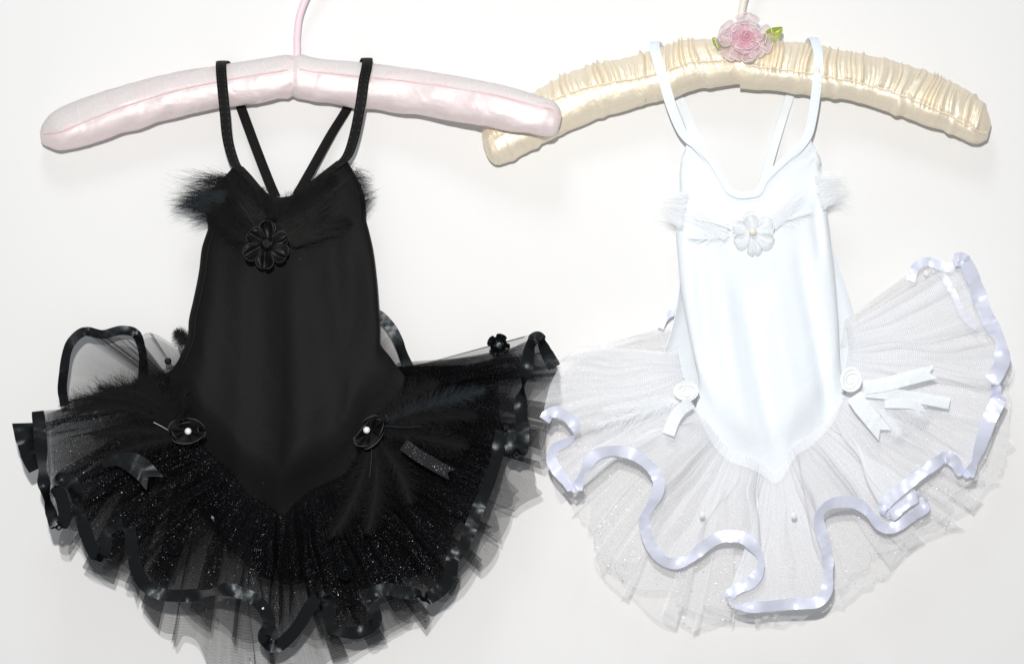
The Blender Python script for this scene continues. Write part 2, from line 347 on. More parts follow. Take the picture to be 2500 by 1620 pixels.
def strip(name, pts, width, mat, parent, n=260, k=5, roll_seed=None, roll_amp=.5, roll_at=None, curl=1.0, solid=.00022, notch=False, wfun=None, label=None, bow=.03):
    """ribbon through (px, py, d[, roll]) ; it turns edge-on where it bends hard"""
    c = crom(pts, n)
    rol = c[:, 3] if c.shape[1] > 3 else np.zeros(n)
    xy = c[:, :2]; T = np.gradient(xy, axis=0); ln = np.linalg.norm(T, axis=1); T /= ln[:, None] + 1e-9
    # smooth the tangent a little
    ker = np.ones(5) / 5
    Tp = np.pad(T, ((2, 2), (0, 0)), mode='edge')
    T = np.stack([np.convolve(Tp[:, i], ker, 'valid') for i in (0, 1)], 1); T /= np.linalg.norm(T, axis=1)[:, None] + 1e-9
    ang = np.unwrap(np.arctan2(T[:, 1], T[:, 0])); kap = np.abs(np.gradient(ang)) / (ln + 1e-9)
    kap = np.convolve(np.pad(kap, 4, mode='edge'), np.ones(9) / 9, 'valid')
    nz = SN(roll_seed, 1.5, 9) if roll_seed is not None else (lambda x: 0)
    nz2 = SN((roll_seed or 0) + 77, 14, 50)
    s = np.cumsum(ln); tot = s[-1]
    V = []; UV = []
    for i in range(n):
        t = s[i] / tot
        r = rol[i] + roll_amp * nz(t * tot / 900.0) + (.055 * nz2(t * tot / 900.0) if roll_seed is not None else 0) + curl * 1.15 * sstep(.020, .07, kap[i])
        nrm = np.array([-T[i, 1], T[i, 0]])
        wd = width * (wfun(t) if wfun else 1)
        for j in range(k):
            a = j / (k - 1) - .5
            e = 0
            if notch and i >= n - 7:
                e = 0
            off = nrm * a * wd * math.cos(r)
            dz = a * wd * math.sin(r) + bow * wd * (.25 - a * a)
            q = xy[i] + off
            if notch:
                q = q + T[i] * (abs(a) * 2 - 1) * wd * .45 * sstep(.55, 1, t)
            V.append(P(q[0], q[1], c[i, 2] + dz)); UV.append((s[i] / 100, a * wd / 100))
    return mesh(name, V, grid_faces(n, k), mat, parent, UV, solid=solid, label=label)

def skirt(name, W, H, mat, parent, nt=700, ns=26, pleats=40, fold=1.2, amp=8, jag=6, seed=1, ease=.85, lift=0, label=None, follow=False, hemwob=0, soft=.25):
    """gathered net from waist curve W to hem curve H, both (px, py, d)"""
    Wc = crom(W, nt * 2); Hc = crom(H, nt * 2)
    rn = random.Random(seed)
    ph = SN(seed + 11, pleats * .12, pleats * .55, 8); am = SN(seed + 5, 2, pleats * .4, 7); hj = SN(seed + 7, pleats * .5, pleats * 2.2, 10)
    wob = SN(seed + 9, 2, 8, 6); crk = SN(seed + 21, pleats * 1.5, pleats * 4, 10)
    def samp(C, t):
        t = min(1, max(0, t)); x = t * (len(C) - 1); i = min(len(C) - 2, int(x)); f = x - i
        return C[i] * (1 - f) + C[i + 1] * f
    bw1 = SN(seed + 33, 1.0, 5, 6); wamp = 8 if pleats > 14 else 0
    hs = np.linalg.norm(np.diff(Hc[:, :2], axis=0), axis=1).sum()
    V = []; UV = []
    for a in range(nt):
        t = a / (nt - 1)
        edge = sstep(0, .03, t) * sstep(0, .03, 1 - t)
        phase = 2 * PI * pleats * t + 2.2 * ph(t)
        f = fold * (1 + .95 * am(t)) * math.sin(phase) / (2 * PI * pleats) * edge
        dz = amp * math.cos(phase + .6) * (1 + .5 * am(t + .37)) + amp * .25 * crk(t)
        w0 = samp(Wc, t + f * .35)
        h0 = samp(Hc, t + f) if not follow else samp(Hc, t)
        ext = 1 + (jag * hj(t) + hemwob * wob(t)) / 300.0 * (1 if not follow else 0)
        dv_ = h0[:2] - w0[:2]; dv_ = dv_ / (np.linalg.norm(dv_) + 1e-6); dirn = (-dv_[1], dv_[0])
        for b in range(ns):
            s = b / (ns - 1) * ext
            g = min(1, s)
            tt = f * .55 * math.sin(PI * min(1, s)) if follow else 0
            wq, hq = (w0, h0) if not follow else (w0, samp(Hc, t + tt) if b < ns - 1 else h0)
            x = wq[0] + (hq[0] - wq[0]) * s; y = wq[1] + (hq[1] - wq[1]) * s
            if follow and b == 0:
                x += 2.2 * dv_[0] * crk(t); y += 2.2 * dv_[1] * crk(t)
            if not follow or b < ns - 1:
                bend = wamp * bw1(t * 3 + .35 * s) * math.sin(PI * min(1, g)) * edge
                x += bend * dirn[0]; y += bend * dirn[1]
            d = wq[2] + (hq[2] - wq[2]) * (g ** ease) + lift * math.sin(PI * g) + dz * (sstep(0, .8, g) if not follow else math.sin(PI * min(1, g * .5 + .02)) * sstep(1.0, .75, g) + .0)
            V.append(P(x, y, max(3, d))); UV.append((t * hs / 100 , s * 3.6))
    return mesh(name, V, grid_faces(nt, ns), mat, parent, UV, label=label)

def feather(name, base, mid, tip, bw, mat, parent, n=150, fluff=.5, seed=0, wid=.95, label=None, a0=60, a1=34, rw=1.6, tipw=.75, sweep=0.0):
    rn = random.Random(seed); n = int(n * 1.7)
    b0, m0, t0 = (np.array(x, float) for x in (base, mid, tip))
    def R(t): return (1 - t) ** 2 * b0 + 2 * t * (1 - t) * m0 + t * t * t0
    V = []; F = []
    def ribbon(pts, w0, w1):
        o = len(V); k = len(pts)
        for i, p in enumerate(pts):
            q = pts[min(i + 1, k - 1)] - pts[max(i - 1, 0)]
            nr = np.array([-q[1], q[0], 0]); nr /= np.linalg.norm(nr) + 1e-9
            ww = w0 + (w1 - w0) * i / (k - 1)
            V.append(P(*(p + nr * ww / 2))); V.append(P(*(p - nr * ww / 2)))
        for i in range(k - 1):
            a = o + 2 * i; F.append((a, a + 1, a + 3, a + 2))
    ribbon([R(i / 14) + np.array([0, 0, .6]) for i in range(15)], rw, .5)
    L = np.linalg.norm((t0 - b0)[:2])
    for i in range(n):
        for sd in (-1, 1):
            t = rn.uniform(.03, 1) ** .9
            p = R(t); q = R(min(1, t + .02)) - R(max(0, t - .02)); q /= np.linalg.norm(q[:2]) + 1e-9
            nr = np.array([-q[1], q[0], 0]) * sd
            an = math.radians(a0 + (a1 - a0) * t + rn.gauss(0, 9 + 16 * fluff))
            prof = (math.sin(PI * min(1, .12 + t * .80)) ** .6) * (1 - (1 - tipw) * t ** 3)
            ln = bw * prof * rn.uniform(.65, 1.12)
            dr = q * math.cos(an) + nr * math.sin(an)
            dv = rn.gauss(0, .35 * fluff) + .08
            pts = [p]; cur = dr.copy(); kk = rn.gauss(0, (.35 + .6 * fluff) * (1 - .7 * min(1, abs(sweep)))) - sweep * sd * .45
            for j in range(5):
                cur = cur + np.array([-cur[1], cur[0], 0]) * kk * .3 + q * .10
                cur[2] = 0; cur /= np.linalg.norm(cur) + 1e-9
                pts.append(pts[-1] + np.array([cur[0], cur[1], dv - .06 * j]) * ln / 5)
                kk += rn.gauss(0, .45 * fluff)
            ribbon(pts, wid * rn.uniform(.7, 1.2), .25)
    for i, v in enumerate(V):
        if v[1] > -.0012: V[i] = (v[0], -.0012, v[2])
    return mesh(name, V, F, mat, parent, smooth=True, label=label)

def tuft(a, b, mid, tip, n, mat, parent, seed, spread=26, wid=.75, lmin=.55, cl=7, dz=16, label=None):
    """soft down: long fine barbs that leave the line a-b and drift towards tip in loose clumps"""
    rn = random.Random(seed); a, b, mid, tip = (np.array(x, float) for x in (a, b, mid, tip)); V = []; F = []
    clumps = [(rn.gauss(0, 1), rn.gauss(0, 1), rn.uniform(.75, 1.05)) for _ in range(cl)]
    for i in range(n):
        t = rn.random(); p0 = a + (b - a) * t + np.array((rn.gauss(0, 4), rn.gauss(0, 4), rn.gauss(0, 3)))
        c = clumps[rn.randrange(cl)]; off = (b - a) * (t - .5) * .55
        e = tip + off + np.array((c[0] * spread * .35 + rn.gauss(0, spread * .22), c[1] * spread * .75 + rn.gauss(0, spread * .30), rn.gauss(0, dz)))
        m = mid + off * 1.3 + np.array((rn.gauss(0, spread * .35), rn.gauss(0, spread * .45), rn.gauss(0, dz * .6)))
        L = rn.uniform(lmin, 1.0) * c[2]; pts = []
        for k in range(8):
            u = k / 7 * L; q = (1 - u) ** 2 * p0 + 2 * u * (1 - u) * m + u * u * e; pts.append(q)
        o = len(V); w0 = wid * rn.uniform(.6, 1.3)
        for k, q in enumerate(pts):
            dq = pts[min(7, k + 1)] - pts[max(0, k - 1)]; nr = np.array((-dq[1], dq[0], 0)); nr /= np.linalg.norm(nr) + 1e-9; w_ = w0 * (1 - .85 * k / 7)
            V.append(P(*(q + nr * w_ / 2))); V.append(P(*(q - nr * w_ / 2)))
        for k in range(7): F.append((o + 2 * k, o + 2 * k + 1, o + 2 * k + 3, o + 2 * k + 2))
    V = [(v[0], min(v[1], -.0012), v[2]) for v in V]
    return mesh('feather_tuft', V, F, mat, parent, label=label)
def petal(name, c, ang, ln, wd, mat, edge, parent, cup=.35, lift=.5, ruff=.06, seed=0, ratio=1.0, base=.12, er=1.1, tiltx=0, n=11):
    """c=(px,py,d), ang in image plane; petal rises off the surface and cups"""
    rn = random.Random(seed); ca, sa = math.cos(ang), math.sin(ang)
    V = []; p1, p2 = rn.uniform(0, 6), rn.uniform(0, 6)
    def pt(u, v):          # u along 0..1, v across -1..1
        half = wd / 2 * (base + (1 - base) * math.sin(PI * min(.5, u * .62)) ) * math.sqrt(max(0, 1 - max(0, (u - .55) / .45) ** 2.6)) 
        x = u * ln; y = v * half
        z = lift * ln * u - cup * ln * u * u * .6 + cup * wd * .8 * v * v * u + ruff * ln * u * math.sin(p1 + 4 * v + 3 * u) + ruff * .6 * ln * u * u * math.sin(p2 + 9 * v)
        X = c[0] + x * ca - y * sa; Y = c[1] + (x * sa + y * ca) * ratio
        return np.array((X, Y, c[2] + z))
    for i in range(n):
        for j in range(n): V.append(P(*pt(i / (n - 1) * .985, j / (n - 1) * 2 - 1)))
    o = mesh(name, V, grid_faces(n, n), mat, parent)
    if edge is not None:
        path = [pt(.985 * i / 12, -1) for i in range(3, 13)] + [pt(.985, -1 + 2 * j / 6) for j in range(1, 6)] + [pt(.985 * i / 12, 1) for i in range(12, 2, -1)]
        tube('petal_edge', [tuple(p) for p in path], er, edge, o, n=50, k=6)
    return o
def gem(name, c, r, mat, parent, k=8):
    V = [P(c[0], c[1], c[2] + r * .75)]; F = []
    for i in range(k): a = 2 * PI * i / k + .2; V.append(P(c[0] + r * .55 * math.cos(a), c[1] + r * .55 * math.sin(a), c[2] + r * .72))
    for i in range(k): a = 2 * PI * (i + .5) / k + .2; V.append(P(c[0] + r * math.cos(a), c[1] + r * math.sin(a), c[2] + r * .2))
    for i in range(k): a = 2 * PI * i / k + .2; V.append(P(c[0] + r * .6 * math.cos(a), c[1] + r * .6 * math.sin(a), c[2] - r * .5))
    for i in range(k):
        j = (i + 1) % k
        F += [(0, 1 + i, 1 + j), (1 + i, 1 + k + i, 1 + j), (1 + j, 1 + k + i, 1 + k + j), (1 + k + i, 1 + 2 * k + j, 1 + k + j), (1 + k + i, 1 + 2 * k + i, 1 + 2 * k + j)]
    F.append(tuple(1 + 2 * k + i for i in range(k))[::-1])
    return mesh(name, V, F, mat, parent, smooth=False)
def ball(name, c, r, mat, parent, k=16):
    V = []; 
    for i in range(k + 1):
        th = PI * i / k
        for j in range(k):
            a = 2 * PI * j / k; V.append(P(c[0] + r * math.sin(th) * math.cos(a), c[1] + r * math.sin(th) * math.sin(a), c[2] + r * math.cos(th)))
    return mesh(name, V, grid_faces(k + 1, k, True), mat, parent)
def rosette(name, c, R, mat, parent, turns=3.2, hgt=.55, rx=1.0, ry=1.0, seed=0, label=None, petals=0, pmat=None, edge=None, rot=0, base=False):
    """ribbon rose: a rolled spiral standing on edge, with a few folded petals round it"""
    rn = random.Random(seed); n = 150; V = []; k = 4; cr, sr = math.cos(rot), math.sin(rot)
    for i in range(n):
        t = i / (n - 1); a = 2 * PI * turns * t + seed; r = R * (.08 + .80 * t ** .85) * (1 + .06 * math.sin(a * 2.5 + seed))
        for j in range(k):
            v = j / (k - 1)
            rr = r * (.80 + .26 * v ** 2) + R * .05 * v
            z = c[2] + R * hgt * (v * (1.05 - .45 * t))
            x, y = rr * math.cos(a) * rx, rr * math.sin(a) * ry
            V.append(P(c[0] + x * cr - y * sr, c[1] + x * sr + y * cr, z))
    o = mesh(name, V, grid_faces(n, k), mat, parent, solid=.00035, label=label)
    if petals or base: mesh('rosette_fill_disc', [P(c[0], c[1], c[2] + R * .12)] + [P(c[0] + R * .9 * rx * math.cos(2 * PI * i / 20), c[1] + R * .9 * ry * math.sin(2 * PI * i / 20), c[2] - 1) for i in range(20)], [(0, 1 + i, 1 + (i + 1) % 20) for i in range(20)], mat, o)  # disc added under the spiral to bounce light into its dark gaps
    for i in range(petals):
        a = 2 * PI * i / petals + rn.uniform(-.25, .25) + seed
        petal('petal', (c[0] + R * .3 * math.cos(a), c[1] + R * .3 * math.sin(a), c[2]), a, R * .95, R * 1.25, pmat or mat, edge, o, cup=.5, lift=.55, ruff=.05, seed=seed * 31 + i, er=.9)
    return o

# ------------------------------------------------------------------ padded hangers
def pad_arm(name, st, mat, parent, mode, n=420, k=56, seed=1, rd=.84, scale=1.0, pinch0=False, pinch1=False, label=None):
    """st: stations (topx, topy, botx, boty, depth, seam fraction from top).  Returns the cover and the band above the seam"""
    c = crom(st, n)
    ru = SN(seed, 4, 26, 12); ru2 = SN(seed + 1, 30, 110, 10); lo = SN(seed + 2, 6, 30, 10); lo2 = SN(seed + 3, 3, 12, 6); sk = SN(seed + 4, 2, 7, 5)
    L = np.concatenate([[0], np.cumsum(np.linalg.norm(np.diff((c[:, :2] + c[:, 2:4]) / 2, axis=0), axis=1))])
    def pnt(i, ph, extra=0.0, kind='low'):
        x = c[i]; cen = (x[0:2] + x[2:4]) / 2; h = (x[0:2] - x[2:4]) / 2 * scale; R = np.linalg.norm(h); hn = h / (R + 1e-9)
        phs = math.acos(max(-1, min(1, 1 - 2 * x[5])))
        u = L[i] / 1000.0
        dr = extra
        w_end = sstep(0, 40, L[i]) * sstep(0, 40, L[-1] - L[i])
        dr -= 4.5 * math.exp(-((ph - phs) / .07) ** 2)
        if ph < phs or ph > 1.75 * PI:
            pp = ph if ph <= phs else ph - 2 * PI
            if mode == 'ruched':
                us = u + .006 * sk(u) * (phs - pp) + .0035 * math.sin(pp * 3 + 20 * u)
                v = ru(us); v2 = ru2(us + .1 * 0)
                ridge = (1 - abs(math.sin(3.0 * v + 40 * us))) ** 1.6
                dr += (15 * ridge * (.55 + .6 * max(0, .5 + sk(us * 3.1))) - 2 + 1.3 * v2) * (.5 + .5 * math.exp(-((phs - pp) / .9) ** 2)) * sstep(-1.5, -.6, pp)
            else:
                dr += .8 * lo2(u + .2 * pp)
        else:
            f = math.exp(-((ph - phs) / .55) ** 2)
            g = math.exp(-((ph - 2.6) / .5) ** 2)
            if mode == 'ruched':
                dr += 3.4 * max(-.3, lo(u + .006 * math.sin(2 * ph))) * (.35 + 1.0 * g) * max(.15, sk(u * 1.3) + .55) + 1.6 * lo2(u)
            else:
                dr += 2.2 * max(-.25, lo(u + .012 * ph)) * (.7 * f + .9 * g) * max(.2, sk(u * 2) + .6) + 2.2 * lo2(u + .05 * ph)
        dr *= w_end
        if pinch0: dr -= 5 * math.exp(-(L[i] / 9.0) ** 2) - 1.3 * math.exp(-(L[i] / 25.0) ** 2) * ru2(ph * .1)
        if pinch1: dr -= 5 * math.exp(-((L[-1] - L[i]) / 9.0) ** 2) - 1.3 * math.exp(-((L[-1] - L[i]) / 25.0) ** 2) * ru2(ph * .1)
        rr = R + dr
        q = cen + hn * rr * math.cos(ph)
        return (q[0], q[1], x[4] + rr * rd * math.sin(ph) ** 1 )
    V = [P(*pnt(i, 2 * PI * j / k)) for i in range(n) for j in range(k)]
    UV = [(L[i] / 100, j / k) for i in range(n) for j in range(k)]
    F = grid_faces(n, k, True); F.append(tuple(range(k))[::-1]); F.append(tuple(range((n - 1) * k, n * k)))
    o = mesh(name, V, F, mat, parent, UV, label=label)
    return o, c, pnt, L

pink = empty('padded_hanger', None, 'pale pink satin padded hanger with white lace on top and pink hook', 'hanger')
def dpk(x): return 52 + 78 * sstep(880, 1340, x)
pk = [(97, 322, 99, 342, .5), (106, 300, 108, 354, .5), (130, 275, 150, 369, .52), (182, 250, 205, 357, .50), (272, 218, 300, 326, .45), (409, 182, 436, 286, .40), (522, 163, 545, 264, .36),
      (640, 144, 655, 248, .34), (690, 136, 698, 242, .34), (716, 132, 714, 240, .34)]
pk2 = [(716, 132, 714, 240, .33), (740, 135, 738, 241, .32), (772, 143, 768, 246, .31), (877, 154, 868, 264, .29), (999, 168, 985, 277, .27), (1135, 191, 1118, 297, .25), (1226, 209, 1205, 313, .24), (1317, 236, 1295, 329, .24),
       (1350, 247, 1340, 332, .24), (1366, 262, 1357, 325, .3), (1372, 282, 1367, 304, .45)]
def dd(st, fn): return [(a, b, c, d, fn((a + c) / 2), e) for a, b, c, d, e in st]
def pink_side(st, seed, p0, p1):
    arm, c, pnt, L = pad_arm('padded_arm', dd(st, dpk), M['pink_satin'], pink, 'plain', seed=seed, pinch0=p0, pinch1=p1)
    n = len(c); V = []; UV = []; k = 16; rows = range(0 if p0 else 8, n - (0 if p1 else 8))
    for i in rows:
        phs = math.acos(1 - 2 * c[i][5])
        for j in range(k):
            ph = phs - .03 - (phs + .9) * j / (k - 1)
            V.append(P(*pnt(i, ph % (2 * PI), 1.6))); UV.append((L[i] / 100, j / (k - 1)))
    mesh('lace_band', V, grid_faces(len(rows), k), M['pink_lace'], arm, UV)
    tube('piping', [(lambda q: (q[0], q[1], q[2] + 1.2))(pnt(i, math.acos(1 - 2 * c[i][5]), 2.2)) for i in range(10, n - 6, 8)], 1.5, M['pink_thread'], arm, n=160, k=6)
    return arm
pink_side(pk, 3, False, True); pink_side(pk2, 8, True, False)
hk = tube('hook', [(725, 140, 52), (725, 118, 52), (725, 90, 52), (730, 45, 52), (741, 10, 52), (757, -25, 52), (785, -75, 52), (795, -125, 50), (765, -178, 46), (710, -190, 42), (668, -165, 40), (655, -130, 40)], 8.2, M['pink_plastic'], pink, n=140)
tube('hook_collar', [(725.5, 134, 52), (725.5, 130, 52), (725.5, 126, 52)], 7.4, M['metal'], hk, n=8)

cream = empty('padded_hanger', None, 'cream satin padded hanger with ruched top and pink fabric rose', 'hanger')
def dcr(x): return 40 + 16 * sstep(1350, 1750, x)
cr1 = [(1176, 332, 1180, 358, .5), (1180, 312, 1194, 390, .45), (1193, 300, 1214, 403, .36), (1225, 278, 1258, 388, .30), (1290, 234, 1330, 349, .30), (1354, 195, 1395, 318, .33), (1431, 163, 1470, 288, .38), (1554, 134, 1585, 254, .45), (1622, 113, 1650, 237, .46),
       (1667, 98, 1690, 223, .45), (1735, 95, 1750, 212, .46), (1800, 95, 1803, 207, .46), (1822, 96, 1824, 210, .50)]
cr2 = [(1808, 96, 1806, 216, .52), (1830, 96, 1828, 217, .54), (1890, 100, 1885, 222, .56), (1976, 109, 1962, 230, .57), (2031, 120, 2015, 238, .58), (2122, 136, 2095, 250, .60), (2213, 159, 2180, 275, .61), (2281, 182, 2245, 300, .63),
       (2349, 213, 2315, 325, .66), (2394, 245, 2365, 344, .68), (2412, 275, 2390, 350, .66), (2420, 303, 2410, 341, .55)]
def cream_side(st, seed, sc_, p1):
    arm, c, pnt, L = pad_arm('padded_arm', dd(st, dcr), M['cream_satin'], cream, 'ruched', n=620, seed=seed, scale=sc_)
    n = len(c); wob = SN(seed + 40, 10, 60, 9)
    tube('gathering_stitch', [(lambda q: (q[0], q[1] + 1.6 * wob(i / n), q[2] + 1.5 + wob(i / n * 1.7)))(pnt(i, math.acos(1 - 2 * c[i][5]), 3.2)) for i in range(14, n - 10, 6)], 2.0, M['cream_thread'], arm, n=260, k=6)
    return arm, pnt, c
armL, pntL, cL = cream_side(cr1, 21, 1.0, False); armR, pntR, cR = cream_side(cr2, 29, 1.015, False)
# end seam on the left tip and loose gathers on the right tip
tube('end_seam', [(1207, 308, 74), (1204, 330, 80), (1200, 352, 80), (1203, 375, 76), (1211, 398, 58)], 2.0, M['cream_thread'], armL, n=50, k=6)
rn = random.Random(4)
for a, b in (((2252, 166, 86), (2222, 228, 98)), ((2282, 180, 86), (2266, 244, 97)), ((2342, 212, 84), (2340, 280, 97)), ((2368, 226, 84), (2338, 282, 98)), ((2408, 285, 70), (2368, 292, 94)), ((2404, 308, 72), (2370, 300, 93)), ((2400, 325, 72), (2376, 306, 92))):
    m_ = ((a[0] + b[0]) / 2 + rn.uniform(-6, 6), (a[1] + b[1]) / 2, (a[2] + b[2]) / 2 + 6)
    tube('tuck', [a, m_, b], 2.6, M['cream_satin'], armR, n=24, k=6, rfun=lambda t: .35 + .65 * math.sin(PI * t))
hk2 = tube('hook', [(1807, 98, 56), (1807, 80, 56), (1808, 50, 56), (1812, 20, 56), (1818, -6, 56), (1832, -45, 56), (1848, -95, 54), (1835, -150, 50), (1785, -180, 46), (1735, -165, 42), (1715, -130, 40)], 8.6, M['cream_plastic'], cream, n=140)
# fabric rose on the cream hanger
rose = mesh('fabric_rose', [P(1817 + 8 * math.cos(a), 96 + 8 * math.sin(a), 112 + z) for z in (0, 8) for a in [2 * PI * i / 10 for i in range(10)]], grid_faces(2, 10, True), M['organza_pink'], cream, label='pale pink organza rose')
rn = random.Random(12)
for ring, (cnt, r0, ln, wd, mt, lift, z) in enumerate(((5, 22, 46, 84, 'organza_pale', .35, 106), (5, 12, 42, 74, 'organza_pale', .6, 110), (4, 7, 34, 56, 'organza_pink', .85, 112), (3, 3, 26, 42, 'organza_pink', 1.15, 114))):
    for i in range(cnt):
        a = 2 * PI * i / cnt + ring * .55 + rn.uniform(-.2, .2)
        petal('petal', (1817 + r0 * math.cos(a), 95 + r0 * .85 * math.sin(a), z), a, ln * rn.uniform(.75, 1.2), wd * rn.uniform(.7, 1.15), M[mt], M['organza_edge'], rose, cup=.6, lift=lift * rn.uniform(.7, 1.3), ruff=.26, seed=ring * 10 + i, ratio=.88, er=.8)
rosette('rose_heart', (1823, 88, 122), 20, M['organza_pink'], rose, turns=2.2, hgt=.8, seed=2)
def leaf(pts, wd, seed):
    """folded ribbon leaf: pointed, creased along the middle"""
    c = crom(pts, 20); V = []
    T = np.gradient(c[:, :2], axis=0); T /= np.linalg.norm(T, axis=1)[:, None]
    for i in range(20):
        t = i / 19; w_ = wd * (math.sin(PI * min(1, t * .93 + .07)) ** .7) * (1 - .15 * t)
        for j in range(7):
            v = j / 6 - .5
            V.append(P(c[i, 0] - T[i, 1] * v * w_, c[i, 1] + T[i, 0] * v * w_, c[i, 2] + abs(v) * w_ * .35 + 2 * math.sin(6 * t + seed)))
    return mesh('leaf', V, grid_faces(20, 7), M['leaf'], rose, solid=.0003)
leaf([(1864, 100, 104), (1884, 86, 108), (1900, 76, 110), (1910, 66, 108)], 34, 1)
leaf([(1782, 118, 106), (1764, 110, 108), (1750, 102, 110), (1739, 92, 108)], 28, 2)

# ------------------------------------------------------------------ tutu dresses
def hem_depth(path, base, cen, k=.45, wave=14, seed=1, win=9):
    """depth for a ruffled hem: outer bends stand further off the wall than inner ones"""
    p = np.array(path, float); r = np.hypot(p[:, 0] - cen[0], p[:, 1] - cen[1])
    pad = np.pad(r, win, mode='edge'); sm = np.convolve(pad, np.ones(2 * win + 1) / (2 * win + 1), 'valid')
    nz = SN(seed, 2, 9)
    return [(p[i, 0], p[i, 1], (base(p[i, 0], p[i, 1]) if callable(base) else base) + k * (r[i] - sm[i]) + wave * nz(i / len(p))) for i in range(len(p))]

def bodice(name, top, bot, left, right, dfun, mat, parent, nu=90, nv=110, label=None):
    A = coons(smooth_line(top), smooth_line(bot), left, right, nu, nv); V = []; UV = []
    for i in range(nu):
        for j in range(nv):
            u, v = i / (nu - 1), j / (nv - 1)
            V.append(P(A[i, j, 0], A[i, j, 1], dfun(u, v, A[i, j, 0], A[i, j, 1]))); UV.append((A[i, j, 0] / 100, A[i, j, 1] / 100))
    return mesh(name, V, grid_faces(nu, nv), mat, parent, UV, label=label, solid=.0006)

def strap(pts, width, mat, parent, n=120):
    c = crom(pts, n, chord=False); V = []
    q = np.array([P(*x[:3]) for x in c]); k = 7
    T = np.gradient(q, axis=0); T /= np.linalg.norm(T, axis=1)[:, None]
    for i in range(n):
        ww = width * S * (c[i, 3] if c.shape[1] > 3 else 1)
        X = np.array([1.0, 0, 0]); nr = np.cross(X, T[i]); nr /= np.linalg.norm(nr) + 1e-9
        for j in range(k):
            a = j / (k - 1) - .5
            V.append(q[i] + X * a * ww + nr * ww * .03 * (1 - (2 * a) ** 2))
    o = mesh('strap', V, grid_faces(n, k), mat, parent, solid=.0011)
    SV = []; SF = []
    for i in range(2, n - 2, 1):
        if i % 2: continue
        for a in (-.30, .30):
            ww = width * S; X = np.array([1.0, 0, 0]); nr = np.cross(X, T[i]); nr /= np.linalg.norm(nr) + 1e-9
            p0 = q[i] + X * a * ww + nr * (ww * .03 + .00072); L_ = np.linalg.norm(q[i + 1] - q[i]) * .55; b_ = len(SV)
            SV += [p0 - X * .0003, p0 + X * .0003, p0 + X * .0003 + T[i] * L_, p0 - X * .0003 + T[i] * L_]; SF.append((b_, b_ + 1, b_ + 2, b_ + 3))
    mesh('stitching', SV, SF, M['black_thread'] if mat is M['black_knit'] else M['white_thread'], o, smooth=False)
    return o

# ================================================================== BLACK
blk = empty('tutu_dress', None, 'black leotard tutu dress with feathers and ribbon-edged net on pink hanger', 'dress')
b_top = [(561, 419), (574, 404), (587, 403), (607, 424), (633, 455), (652, 472), (683, 481), (698, 480), (716, 475), (761, 442), (828, 390), (842, 389), (853, 403)]
b_left = [(561, 419), (540, 440), (517, 463), (508, 489), (506, 523), (508, 559), (504, 572), (493, 608), (486, 665), (473, 730), (462, 779), (458, 824), (436, 879), (410, 924), (414, 972)]
b_right = [(853, 403), (867, 427), (880, 453), (890, 484), (893, 515), (893, 536), (901, 567), (911, 613), (919, 678), (924, 743), (926, 779), (927, 835), (953, 872), (988, 920)]
b_bot = [(414, 972), (451, 1016), (499, 1083), (518, 1105), (573, 1157), (599, 1197), (647, 1227), (684, 1253), (694, 1256), (705, 1245), (724, 1223), (761, 1194), (809, 1171), (842, 1153), (872, 1105), (879, 1083), (905, 1031), (946, 990), (975, 957), (988, 920)]
fb1 = SN(71, 1.2, 4, 5)
def d_bf(u, v, x, y):
    e = 1 - abs(2 * u - 1) ** 2.6
    base = 58 + 34 * sstep(.25, 1, v)
    fo = 6.0 * sstep(.12, .5, v) * (math.sin(2 * PI * (2.1 * u + .12 * math.sin(3 * v))) + .6 * math.sin(2 * PI * (4.3 * u - .3 * v) + 1)) * e
    return base + (30 + 14 * sstep(.1, .7, v)) * max(0, e) ** .6 * (1 - .8 * sstep(.80, 1, v)) + fo * (1 - sstep(.85, 1, v)) + 2 * fb1(u + .4 * v)
def under(line, cx, cy, m):
    out = []
    for i, (x, y) in enumerate(line):
        v = np.array((x - cx, y - cy), float); v /= np.linalg.norm(v); e = m * min(1, i / 2, (len(line) - 1 - i) / 2)
        out.append((x + v[0] * e, y + v[1] * e))
    return out
bod = bodice('bodice', b_top, under(b_bot, 690, 900, 26), b_left, b_right, d_bf, M['black_knit'], blk)
def d_bb(u, v, x, y): return 58 + 34 * sstep(.25, 1, v) - (22 + 30 * sstep(.3, 1, v)) * max(0, 1 - abs(2 * u - 1) ** 2.6) ** .6 - 1.5
b_topb = [(561, 419), (600, 440), (645, 474), (683, 486), (700, 486), (735, 470), (800, 425), (853, 403)]
bodice('back_panel', b_topb, b_bot, b_left, b_right, d_bb, M['black_knit'], blk, 50, 60)
# neckline binding
strip('neck_binding', [(x, y + 9, 95) for x, y in b_top[2:-2]], 17, M['black_knit'], bod, n=120, curl=0, solid=.0006)
strap([(616, 446, 84), (590, 418, 96), (573, 398, 94), (556, 340, 98), (549, 272, 106), (543, 210, 108), (540, 172, 96), (541, 152, 62), (552, 158, 26), (566, 205, 9), (588, 262, 12), (622, 354, 26), (654, 436, 44), (672, 478, 58)], 25, M['black_knit'], blk)
strap([(780, 437, 84), (820, 406, 96), (846, 384, 92), (863, 340, 98), (879, 263, 112), (888, 200, 112), (895, 166, 98), (897, 145, 62), (890, 152, 26), (872, 205, 9), (849, 262, 12), (809, 327, 24), (763, 409, 42), (727, 472, 58)], 25, M['black_knit'], blk)

def seam(edge, off, mat, parent, d0=70):
    c = crom(edge, 40); strip('side_seam', [(x + off, y, d_side(y, d0)) for x, y in c[4:-6]], 3.2, mat, parent, n=120, k=3, curl=0, bow=.6)
def d_side(y, d0): return d0 + 6 + 22 * sstep(560, 900, y)
seam(b_left, 15, M['black_knit'], bod, 74); seam(b_right, -14, M['black_knit'], bod, 74)
